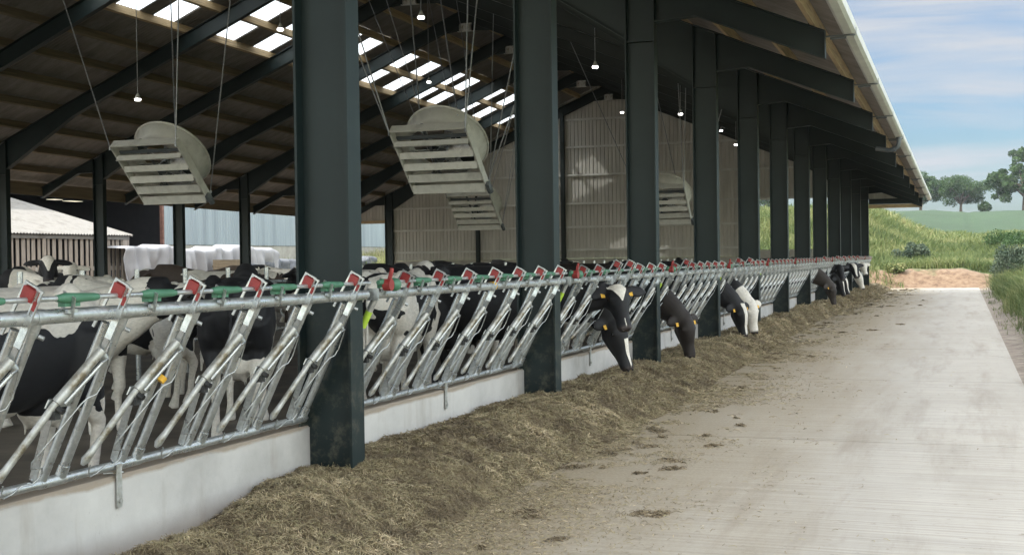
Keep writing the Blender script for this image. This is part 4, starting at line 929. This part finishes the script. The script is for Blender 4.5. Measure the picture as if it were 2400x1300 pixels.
def cow_shape(poll, muz, neck, lying=False, ear=1.0, vox=.024, earax=(0, 1, 0), legs=True, nk=.16):
    V = []; F = []; dz = -.62 if lying else 0
    tx = [-.92, -.86, -.74, -.55, -.30, 0, .30, .52, .70, .84, .93]
    tz = [1.20, 1.19, 1.17, 1.12, 1.06, 1.02, 1.03, 1.06, 1.09, 1.10, 1.10]
    tw = [.09, .17, .235, .275, .30, .335, .32, .275, .22, .16, .08]
    th = [.12, .22, .285, .34, .395, .43, .415, .385, .33, .25, .13]
    if lying: tw = [w*1.12 for w in tw]
    loft(V, F, [(x, 0, z+dz) for x, z in zip(tx, tz)], tw, th, 24)
    for s in (-1, 1):
        blob(V, F, (-.47, s*.20, 1.385+dz), (.10, .08, .09)); blob(V, F, (-.84, s*.10, 1.36+dz), (.07, .05, .06))
        blob(V, F, (.60, s*.18, 1.12+dz), (.16, .10, .30)); blob(V, F, (-.60, s*.19, 1.08+dz), (.20, .10, .30))
        if lying:
            loft(V, F, [(.62, s*.20, .35), (.80, s*.26, .16), (.62, s*.30, .07), (.36, s*.30, .06)], [.10, .07, .05, .04], [.12, .08, .05, .04], 10)
            loft(V, F, [(-.60, s*.26, .40), (-.35, s*.36, .22), (-.55, s*.42, .10), (-.30, s*.44, .06), (-.1, s*.44, .05)], [.16, .13, .07, .05, .04], [.2, .14, .07, .05, .04], 10)
        elif legs:
            f = .05*s
            loft(V, F, [(.62, s*.19, 1.0), (.60+f, s*.185, .76), (.63+f, s*.17, .60), (.645+f, s*.165, .44), (.62+f, s*.165, .36), (.625+f, s*.165, .16), (.65+f, s*.165, .09), (.67+f, s*.165, .0)], [.12, .085, .06, .058, .042, .036, .05, .06], [.16, .115, .07, .062, .045, .04, .055, .075], 12)
            loft(V, F, [(-.62, s*.19, 1.12), (-.56-f, s*.21, .92), (-.52-f, s*.205, .76), (-.64-f, s*.18, .60), (-.735-f, s*.17, .50), (-.70-f, s*.17, .38), (-.665-f, s*.17, .17), (-.64-f, s*.17, .09), (-.61-f, s*.17, .0)], [.14, .13, .10, .06, .05, .04, .038, .05, .06], [.24, .20, .145, .085, .065, .05, .042, .055, .075], 12)
    if not lying:
        blob(V, F, (-.42, 0, .66), (.19, .17, .17))
        for a, b in ((-.34, .07), (-.34, -.07), (-.5, .07), (-.5, -.07)): loft(V, F, [(a, b, .56), (a, b, .45)], [.022, .014], [.022, .014], 8)
    loft(V, F, [(-.88, 0, 1.33+dz), (-.97, 0, 1.25+dz), (-1.0, .01, 1.0+dz*.8), (-.985, .02, .62+dz*.4), (-.97, .03, .42+dz*.2 if not lying else .12)], [.035, .028, .02, .03, .02], [.035, .028, .02, .04, .02], 8)
    # neck
    npt = [Vector(p) for p in neck]; npt = [Vector((p.x, p.y, p.z+dz)) for p in npt]
    k = len(npt); ta = [.20-.075*i/(k-1) for i in range(k)]; tb = [.36-nk*(i/(k-1))**.9 for i in range(k)]
    loft(V, F, npt, ta, tb, 18)
    P = Vector(poll); Mz = Vector(muz); P.z += dz; Mz.z += dz
    d = (Mz-P).normalized(); L = (Mz-P).length; sd = Vector(earax); sd = (sd-d*sd.dot(d)).normalized(); u = sd.cross(d).normalized()
    if u.dot(Vector((1, -.3, .4))) < 0: u = -u
    e_ = npt[-1]; blob(V, F, e_, (.125, .11, .15), (P-e_)); blob(V, F, e_.lerp(P, .5)+d*.07-u*.03, (.11, .11, .14), d)
    H = lambda a, b=0, c=0: P+d*(a*L)+u*b+sd*c
    loft(V, F, [H(-.07, -.01), H(0, -.005), H(.14, .0), H(.32, -.005), H(.5, -.02), H(.68, -.03), H(.82, -.03), H(.92, -.033), H(.99, -.038)],
         [.055, .095, .122, .125, .098, .078, .084, .086, .058], [.055, .092, .125, .135, .122, .092, .078, .074, .05], 20, tuple(sd))
    loft(V, F, [H(.12, -.10), H(.3, -.135), H(.5, -.125), H(.72, -.095), H(.9, -.085)], [.07, .085, .06, .045, .04], [.06, .07, .05, .035, .03], 12, tuple(sd))
    for s in (-1, 1):
        blob(V, F, H(.30, .045, s*.098), (.035, .04, .04))       # brow
        b = H(.04, -.015, s*.09); t = b+sd*s*.21*ear-u*.02-Vector((0, 0, .03)); e = (t-b).normalized(); w = e.cross(u).normalized()
        loft(V, F, [b, b.lerp(t, .3), b.lerp(t, .6), b.lerp(t, .85), t], [.035, .072, .082, .058, .018], [.032, .032, .028, .024, .014], 12, tuple(w))
        blob(V, F, H(.955, .005, s*.045), (.022, .024, .022))
    me = bpy.data.meshes.new('body'); me.from_pydata([tuple(v) for v in V], [], F); me.update()
    bm = bmesh.new(); bm.from_mesh(me); bmesh.ops.recalc_face_normals(bm, faces=bm.faces); bm.to_mesh(me); bm.free()
    o = bpy.data.objects.new('tmp', me); COL.objects.link(o)
    rm = o.modifiers.new('r', 'REMESH'); rm.mode = 'VOXEL'; rm.voxel_size = vox; rm.use_smooth_shade = True
    sm = o.modifiers.new('s', 'SMOOTH'); sm.factor = .5; sm.iterations = 5
    dg = bpy.context.evaluated_depsgraph_get(); dg.update(); me2 = bpy.data.meshes.new_from_object(o.evaluated_get(dg)); bpy.data.objects.remove(o); bpy.data.meshes.remove(me)
    me2.name = 'body'
    for p in me2.polygons: p.use_smooth = True
    n = len(me2.vertices); co = np.empty(n*3, dtype=np.float32); me2.vertices.foreach_get('co', co); co = co.reshape(-1, 3)
    Pn = np.array(P); dn = np.array(d); un = np.array(u); sn = np.array(sd); rel = co-Pn; a = rel@dn/L; b = rel@un; c = rel@sn
    inhead = (a > -.15) & (a < 1.1) & (np.abs(c) < .16) & (np.abs(b) < .22)
    blaze = np.where(inhead & (b > .0), np.abs(c), 9.0)
    muzz = np.where(inhead, np.clip((a-.91)/.04, 0, 1), 0)
    hs = np.where(inhead, 1.0+np.clip(a, 0, 1), np.where(np.linalg.norm(rel, axis=1) < .32, 1.0, 0.0))
    mk = me2.attributes.new('mk', 'FLOAT_VECTOR', 'POINT'); mk.data.foreach_set('vector', np.stack([blaze, muzz, hs], -1).astype(np.float32).ravel())
    return dict(mesh=me2, P=P, d=d, L=L, u=u, sd=sd, H=H)
def coat(name, dark, seed, thr=.5, white=(.72, .68, .62), scale=1.15, legw=.3, belly=.15, zt=0.0, blaze=True, headw=-.5, bw=.085, be=1.25, bs=0.0):
    m, nt, p = newmat(name)
    t = N(nt, 'ShaderNodeTexCoord'); mm = N(nt, 'ShaderNodeMapping'); mm.inputs['Location'].default_value = (seed*3.1, seed*1.7, seed*2.3); nt.links.new(t.outputs['Object'], mm.inputs[0])
    n = N(nt, 'ShaderNodeTexNoise'); n.inputs['Scale'].default_value = scale; n.inputs['Detail'].default_value = 3.5; n.inputs['Roughness'].default_value = .55; n.inputs['Distortion'].default_value = .3; nt.links.new(mm.outputs[0], n.inputs['Vector'])
    sx = N(nt, 'ShaderNodeSeparateXYZ'); nt.links.new(t.outputs['Object'], sx.inputs[0]); at = N(nt, 'ShaderNodeAttribute'); at.attribute_name = 'mk'; sa = N(nt, 'ShaderNodeSeparateXYZ'); nt.links.new(at.outputs['Vector'], sa.inputs[0])
    def mp_(sock, a, b, c, d):
        q = N(nt, 'ShaderNodeMapRange'); [q.inputs.__getitem__(i+1).__setattr__('default_value', v) for i, v in enumerate((a, b, c, d))]; nt.links.new(sock, q.inputs[0]); return q.outputs[0]
    def ad(a, b, op='ADD'):
        q = N(nt, 'ShaderNodeMath'); q.operation = op
        for i, v in enumerate((a, b)):
            if isinstance(v, (int, float)): q.inputs[i].default_value = v
            else: nt.links.new(v, q.inputs[i])
        return q.outputs[0]
    f = ad(n.outputs[0], mp_(sx.outputs[2], .35, .6, legw, 0)); f = ad(f, mp_(sx.outputs[2], .62, .80, belly, 0))
    if zt: f = ad(f, mp_(sx.outputs[2], .9, 1.4, -zt, zt))
    f = ad(f, ad(ad(sa.outputs[2], 1.0, 'MINIMUM'), headw, 'MULTIPLY'))
    if blaze:
        wd = ad(mp_(sa.outputs[2], 1.0+bs, 1.0+be, bw, 0.0), ad(ad(n.outputs[0], -.5), .06, 'MULTIPLY')); f = ad(f, ad(ad(ad(sa.outputs[0], wd, 'LESS_THAN'), ad(sa.outputs[2], 1.0+bs, 'GREATER_THAN'), 'MULTIPLY'), 2.0, 'MULTIPLY'))
    st = ad(f, thr, 'GREATER_THAN')
    hair = noisetex(nt, 45, 3, .6, stretch=(.4, 1, 1)); rh = ramp(nt, [(.3, (.82, .82, .82)), (.7, (1.1, 1.1, 1.1))]); nt.links.new(hair.outputs[0], rh.inputs[0])
    dirt = noisetex(nt, 3, 5, .65); rd = ramp(nt, [(.52, (0, 0, 0)), (.78, (.4, .4, .4))]); nt.links.new(dirt.outputs[0], rd.inputs[0])
    wc_ = mixc(nt, white, (.36, .27, .18), rd.outputs[0]); dk = mixc(nt, dark, tuple(min(1, q*1.8+.006) for q in dark), dirt.outputs[0])
    c = mixc(nt, dk, wc_, st); c = mixc(nt, c, rh.outputs[0], 1.0, 'MULTIPLY'); c = mixc(nt, c, (.05, .04, .04), sa.outputs[1])
    nt.links.new(c, p.inputs['Base Color']); p.inputs['Roughness'].default_value = .62; p.inputs['Specular IOR Level'].default_value = .3; bump(nt, p, hair.outputs[0], .15, .004)
    return m
BLK = (.009, .009, .011); BRN = (.014, .0105, .0095)
SH = {
 'down': cow_shape((1.40, 0, .84), (1.63, 0, .25), [(.60, 0, 1.12), (.86, 0, 1.10), (1.10, 0, 1.00), (1.30, 0, .88), (1.40, 0, .80)], vox=.018, nk=.225, earax=(.35, .94, 0)),
 'down2': cow_shape((1.62, .02, .70), (1.74, .0, .16), [(.60, 0, 1.12), (.86, 0, 1.10), (1.10, 0, 1.02), (1.34, 0, .88), (1.50, .01, .76), (1.60, .02, .66)], vox=.018, nk=.235, earax=(.45, .9, 0)),
 'alert': cow_shape((1.50, -.03, 1.18), (1.66, -.27, .74), [(.60, 0, 1.12), (.88, 0, 1.13), (1.14, 0, 1.12), (1.36, -.01, 1.11)], vox=.018, nk=.2, earax=(.86, .5, .05), ear=1.3),
 'stand': cow_shape((1.45, .05, 1.42), (1.92, .10, 1.20), [(.60, 0, 1.12), (.88, 0, 1.22), (1.12, .02, 1.34), (1.36, .04, 1.38)]),
 'low': cow_shape((1.42, 0, .86), (1.72, 0, .34), [(.60, 0, 1.12), (.86, 0, 1.10), (1.10, 0, 1.02), (1.34, 0, .9)]),
 'look': cow_shape((1.28, .0, 1.74), (1.70, .0, 1.40), [(.60, 0, 1.12), (.85, 0, 1.30), (1.02, 0, 1.52), (1.20, 0, 1.68)], ear=1.3),
 'lie': cow_shape((1.42, .1, 1.44), (1.85, .18, 1.24), [(.60, 0, 1.12), (.88, 0, 1.22), (1.12, .03, 1.34), (1.34, .08, 1.38)], lying=True),
}
def tagmesh(s):
    H = SHc['H']; m = MB()
    b = H(.05, .012, s*.16)-Vector((0, 0, .045)); n = SHc['u']; w = SHc['sd']
    m.obox(b+n*.022-Vector((0, 0, .02)), w*.022, n.cross(w)*.026, n*.002); return m
used = {}
def cow(shape, x, y, rz, mat, label, z=.1, tags=False, group='cows in the barn', sc=1.0):
    S = SH[shape]; e = empty('cow', (x, y, z), label, 'cow', group, rz); e.scale = (sc, sc, sc)
    if shape not in used:
        o = bpy.data.objects.new('body', S['mesh']); COL.objects.link(o); S['mesh'].materials.append(mat)
        H = S['H']; m = MB()
        eyes = []
        for s in (-1, 1):
            q = MB(); V = []; F = []; blob(V, F, H(.31, .035, s*.118), (.02, .02, .02)); q.add(V, F, True); eyes.append(q.build('eye', M['eye'])); 
        noses = []
        for s in (-1, 1):
            q = MB(); V = []; F = []; blob(V, F, H(1.0, .0, s*.038), (.014, .02, .012)); q.add(V, F, True); noses.append(q.build('nostril', M['eye']))
        used[shape] = dict(eyes=eyes+noses); parts = eyes+noses
    else:
        o = bpy.data.objects.new('body', S['mesh']); COL.objects.link(o); parts = []
        for q in used[shape]['eyes']: c = bpy.data.objects.new(q.name.split('.')[0], q.data); COL.objects.link(c); parts.append(c)
    o.parent = e; o.material_slots[0].link = 'OBJECT'; o.material_slots[0].material = mat
    for q in parts: q.parent = o
    if tags:
        global SHc
        SHc = S
        for s in (-1, 1): t_ = tagmesh(s).build('ear_tag', M['yellow'], o)
    return e
FW = 'cows feeding through the fence'
XC = -1.56
cow('alert', XC+.08, COWY['a'], R(4), coat('coat_a', BLK, 1, .80, legw=.1, belly=.0, bw=.115, be=.46), 'black cow with white forehead blaze raising its head through the feed fence', tags=True, group=FW, sc=1.12)
cow('down', XC+.0, COWY['b'], R(-4), coat('coat_b', BLK, 2, .80, legw=.1, belly=.0, bw=.04, be=1.0, bs=.45, headw=-.9), 'black cow eating with its muzzle in the silage below the raised head', tags=True, group=FW, sc=1.12)
cow('down2', XC-.02, COWY['c'], R(-8), coat('coat_c', BRN, 3, .9, blaze=False, legw=0, belly=0), 'dark brown cow eating just past the third column', tags=True, group=FW, sc=1.12)
cow('down2', XC-.02, COWY['d'], R(-6), coat('coat_d', BLK, 4, .80, legw=.1, belly=0, bw=.055), 'black cow with a thin white blaze eating beside the white-faced cow', tags=True, group=FW, sc=1.12)
cow('down2', XC+.05, COWY['e'], R(-14), coat('coat_e', BLK, 5, .66, headw=1.2, legw=.1), 'white-faced cow with a black and white neck eating silage', tags=True, group=FW, sc=1.12)
cow('down2', XC+.12, COWY['f'], R(-4), coat('coat_f', (.030, .024, .021), 6, .95, blaze=False, legw=0, belly=0), 'grey-brown cow eating by itself before the far group', tags=True, group=FW, sc=1.12)
cow('alert', XC+.10, COWY['g'], R(2), coat('coat_g', BLK, 7, .82, blaze=False), 'plain black cow holding its head up at the near side of the far group', group=FW, sc=1.12)
cow('down', XC+.12, COWY['h'], R(-3), coat('coat_h', BLK, 8, .8, bw=.045), 'black cow with a white nose stripe, head down in the far group', group=FW, sc=1.12)
cow('down', XC+.10, COWY['i'], R(-5), coat('coat_i', BLK, 9, .8, bw=.06, be=1.0, bs=.2), 'second head-down black cow of the far group, with a white blaze', group=FW, sc=1.12)
cow('alert', XC+.16, COWY['j'], R(4), coat('coat_j', BLK, 10, .62, headw=0.0), 'black and white cow with a pale poll in the far group', group=FW, sc=1.12)
cow('alert', XC+.10, COWY['k'], R(-2), coat('coat_k', BLK, 11, .8, blaze=False), 'black cow lifting its head behind the pale-polled cow', group=FW, sc=1.12)
cow('down', XC+.15, COWY['l'], R(-3), coat('coat_l', BLK, 12, .40, headw=.4), 'mostly white cow near the far end of the feed fence', group=FW, sc=1.12)
cow('alert', XC+.1, COWY['m'], R(3), coat('coat_m', BRN, 13, .5, headw=.2), 'brown and white cow farthest along the feed fence', group=FW, sc=1.12)
# standing behind the fence
cow('stand', -2.05, 6.75, R(-92), coat('coat_n', BLK, 22, .47, white=(.66, .62, .57), zt=.34, belly=.34, scale=1.5), 'large cow with white back and black flank standing sideways behind the nearest fence panel', sc=1.07)
cow('stand', -2.75, 10.95, R(118), coat('coat_o', BLK, 15, .64, belly=.2), 'black cow with its rounded rump towards the fence beside the nearest column', sc=1.08)
cow('stand', -2.15, 13.45, R(97), coat('coat_p', BLK, 16, .46, scale=1.5), 'black and white cow with white hind legs standing right of the nearest column', sc=1.08)
cow('stand', -3.4, 14.6, R(140), coat('coat_q', BLK, 17, .57, zt=.12), 'dark cow with large pinkish white patches on its back', sc=1.1)
cow('stand', -2.9, 16.8, R(175), coat('coat_r', BLK, 18, .7), 'black cow standing square to the fence in front of the second column', sc=1.06)
cow('stand', -4.6, 17.8, R(95), coat('coat_s', BLK, 19, .60), 'black cow with a small white shoulder mark, behind the dark patched cow', sc=1.06)
cow('stand', -2.6, 19.9, R(160), coat('coat_t', BLK, 20, .72), 'black cow seen through the bars between the second and third columns', sc=1.05)
cow('stand', -3.6, 22.6, R(80), coat('coat_u', BLK, 21, .66), 'dark cow standing behind the brown feeding cow', sc=1.05)
cow('stand', -2.9, 26.4, R(20), coat('coat_v', BLK, 23, .48), 'black and white cow turning its head near the third column', sc=1.03)
cow('stand', -3.2, 30.4, R(150), coat('coat_w', BLK, 24, .7), 'black cow farther along behind the fence bars', sc=1.03)
cow('stand', -2.8, 34.8, R(100), coat('coat_x', BLK, 25, .7), 'black cow far back beside the sixth column', sc=1.03)
# around and beyond the cubicles
cow('look', -10.36, 17.0, R(-49), coat('coat_aa', BLK, 31, .78, legw=.1, bw=.12, be=.7), 'black cow with a white blaze facing the camera over the rails, ears spread', sc=1.03)
cow('look', -11.3, 18.9, R(-56), coat('coat_ab', BLK, 32, .40, headw=.35), 'white-faced cow with a dark eye patch beside the ears-spread cow', sc=.97)
cow('stand', -6.0, 13.6, R(170), coat('coat_ac', BLK, 33, .36, zt=.1), 'cream white cow back behind the big cow, left of the first cubicle posts', sc=1.0)
cow('stand', -8.3, 19.4, R(188), coat('coat_ad', (.045, .032, .026), 34, .56, zt=.1), 'dark brown cow with pale patches in front of the white sheet', sc=1.08)
cow('stand', -9.1, 22.6, R(12), coat('coat_ae', (.04, .03, .025), 35, .52, zt=.05), 'brown and white cow back below the wooden board panel', sc=1.08)
cow('stand', -8.8, 25.6, R(170), coat('coat_af', (.05, .036, .028), 36, .58), 'brown cow with a cream neck left of the nearest column', sc=1.08)
cow('stand', -12.4, 19.6, R(-80), coat('coat_ag', BLK, 37, .50), 'black and white cow far back at the left edge', sc=1.08)
cow('stand', -10.6, 29.5, R(200), coat('coat_ah', BLK, 38, .6), 'black cow back near the far row of posts', sc=1.08)
cow('stand', -8.2, 31.5, R(175), coat('coat_ai', BLK, 39, .66), 'black cow standing beyond the cubicle posts right of the nearest column', sc=1.08)
cow('stand', -8.6, 36.0, R(15), coat('coat_aj', BLK, 40, .55), 'dark cow with a white tail head below the small distant fan', sc=1.08)
cow('stand', -9.8, 40.5, R(185), coat('coat_ak', BLK, 41, .7), 'black cow in front of the gable wall beside the second column', sc=1.08)
cow('stand', -6.0, 46.5, R(100), coat('coat_al', BLK, 42, .55), 'black and white cow beneath the gable, between second and third columns', sc=1.08)
extra = [(-4.6, 10.3, 5, 'white', 'pale cow back between the large white-backed cow and the rails'), (-5.2, 12.6, 172, 'mix', 'piebald cow standing with its tail to the cubicle posts'), (-4.9, 21.0, 178, 'black', 'black cow in the second rank opposite the second column'),
 (-5.3, 25.2, 85, 'mix', 'black and white cow in the second rank opposite the third column'), (-9.4, 11.8, 20, 'black', 'dark cow lying low behind the first cubicle posts'), (-9.0, 16.0, 175, 'white', 'cream cow back just in front of the ears-spread cow'),
 (-12.8, 24.5, 10, 'brown', 'brown cow far back below the dark shed doorway'), (-13.2, 30.5, 190, 'mix', 'piebald cow far back in front of the white sheet'), (-12.6, 36.5, 5, 'black', 'black cow far back beside the nearest column edge'),
 (-5.5, 29.5, 165, 'black', 'black cow in the second rank behind the distant fence bars'), (-5.0, 34.0, 10, 'mix', 'piebald cow in the second rank opposite the fifth column'), (-4.8, 40.0, 175, 'black', 'black cow in the second rank opposite the sixth column')]
ct = {'white': (BLK, .36, .1), 'mix': (BLK, .50, .05), 'black': (BLK, .68, 0), 'brown': ((.05, .034, .026), .62, 0)}
for i, (x, y, a, k, lb) in enumerate(extra):
    dk, th_, zt_ = ct[k]; cow('lie' if 'lying' in lb else 'stand', x, y, R(a), coat('coat_x%d' % i, dk, 60+i*1.37, th_, zt=zt_), lb, sc=1.0 if x > -7 else 1.05)

# ------------------------------------------------------------------ light summer haze
mh = bpy.data.materials.new('haze'); mh.use_nodes = True; nt = mh.node_tree; nt.nodes.clear()
ho = N(nt, 'ShaderNodeOutputMaterial'); hv = N(nt, 'ShaderNodeVolumePrincipled'); hv.inputs['Color'].default_value = (.86, .91, 1, 1); hv.inputs['Density'].default_value = .00014; hv.inputs['Anisotropy'].default_value = .2
nt.links.new(hv.outputs[0], ho.inputs['Volume'])
m = MB(); m.box(-510, 510, -35, 710, -2, 45); h_ = m.build('haze', mh); tag(h_, kind='stuff'); h_.display_type = 'WIRE'
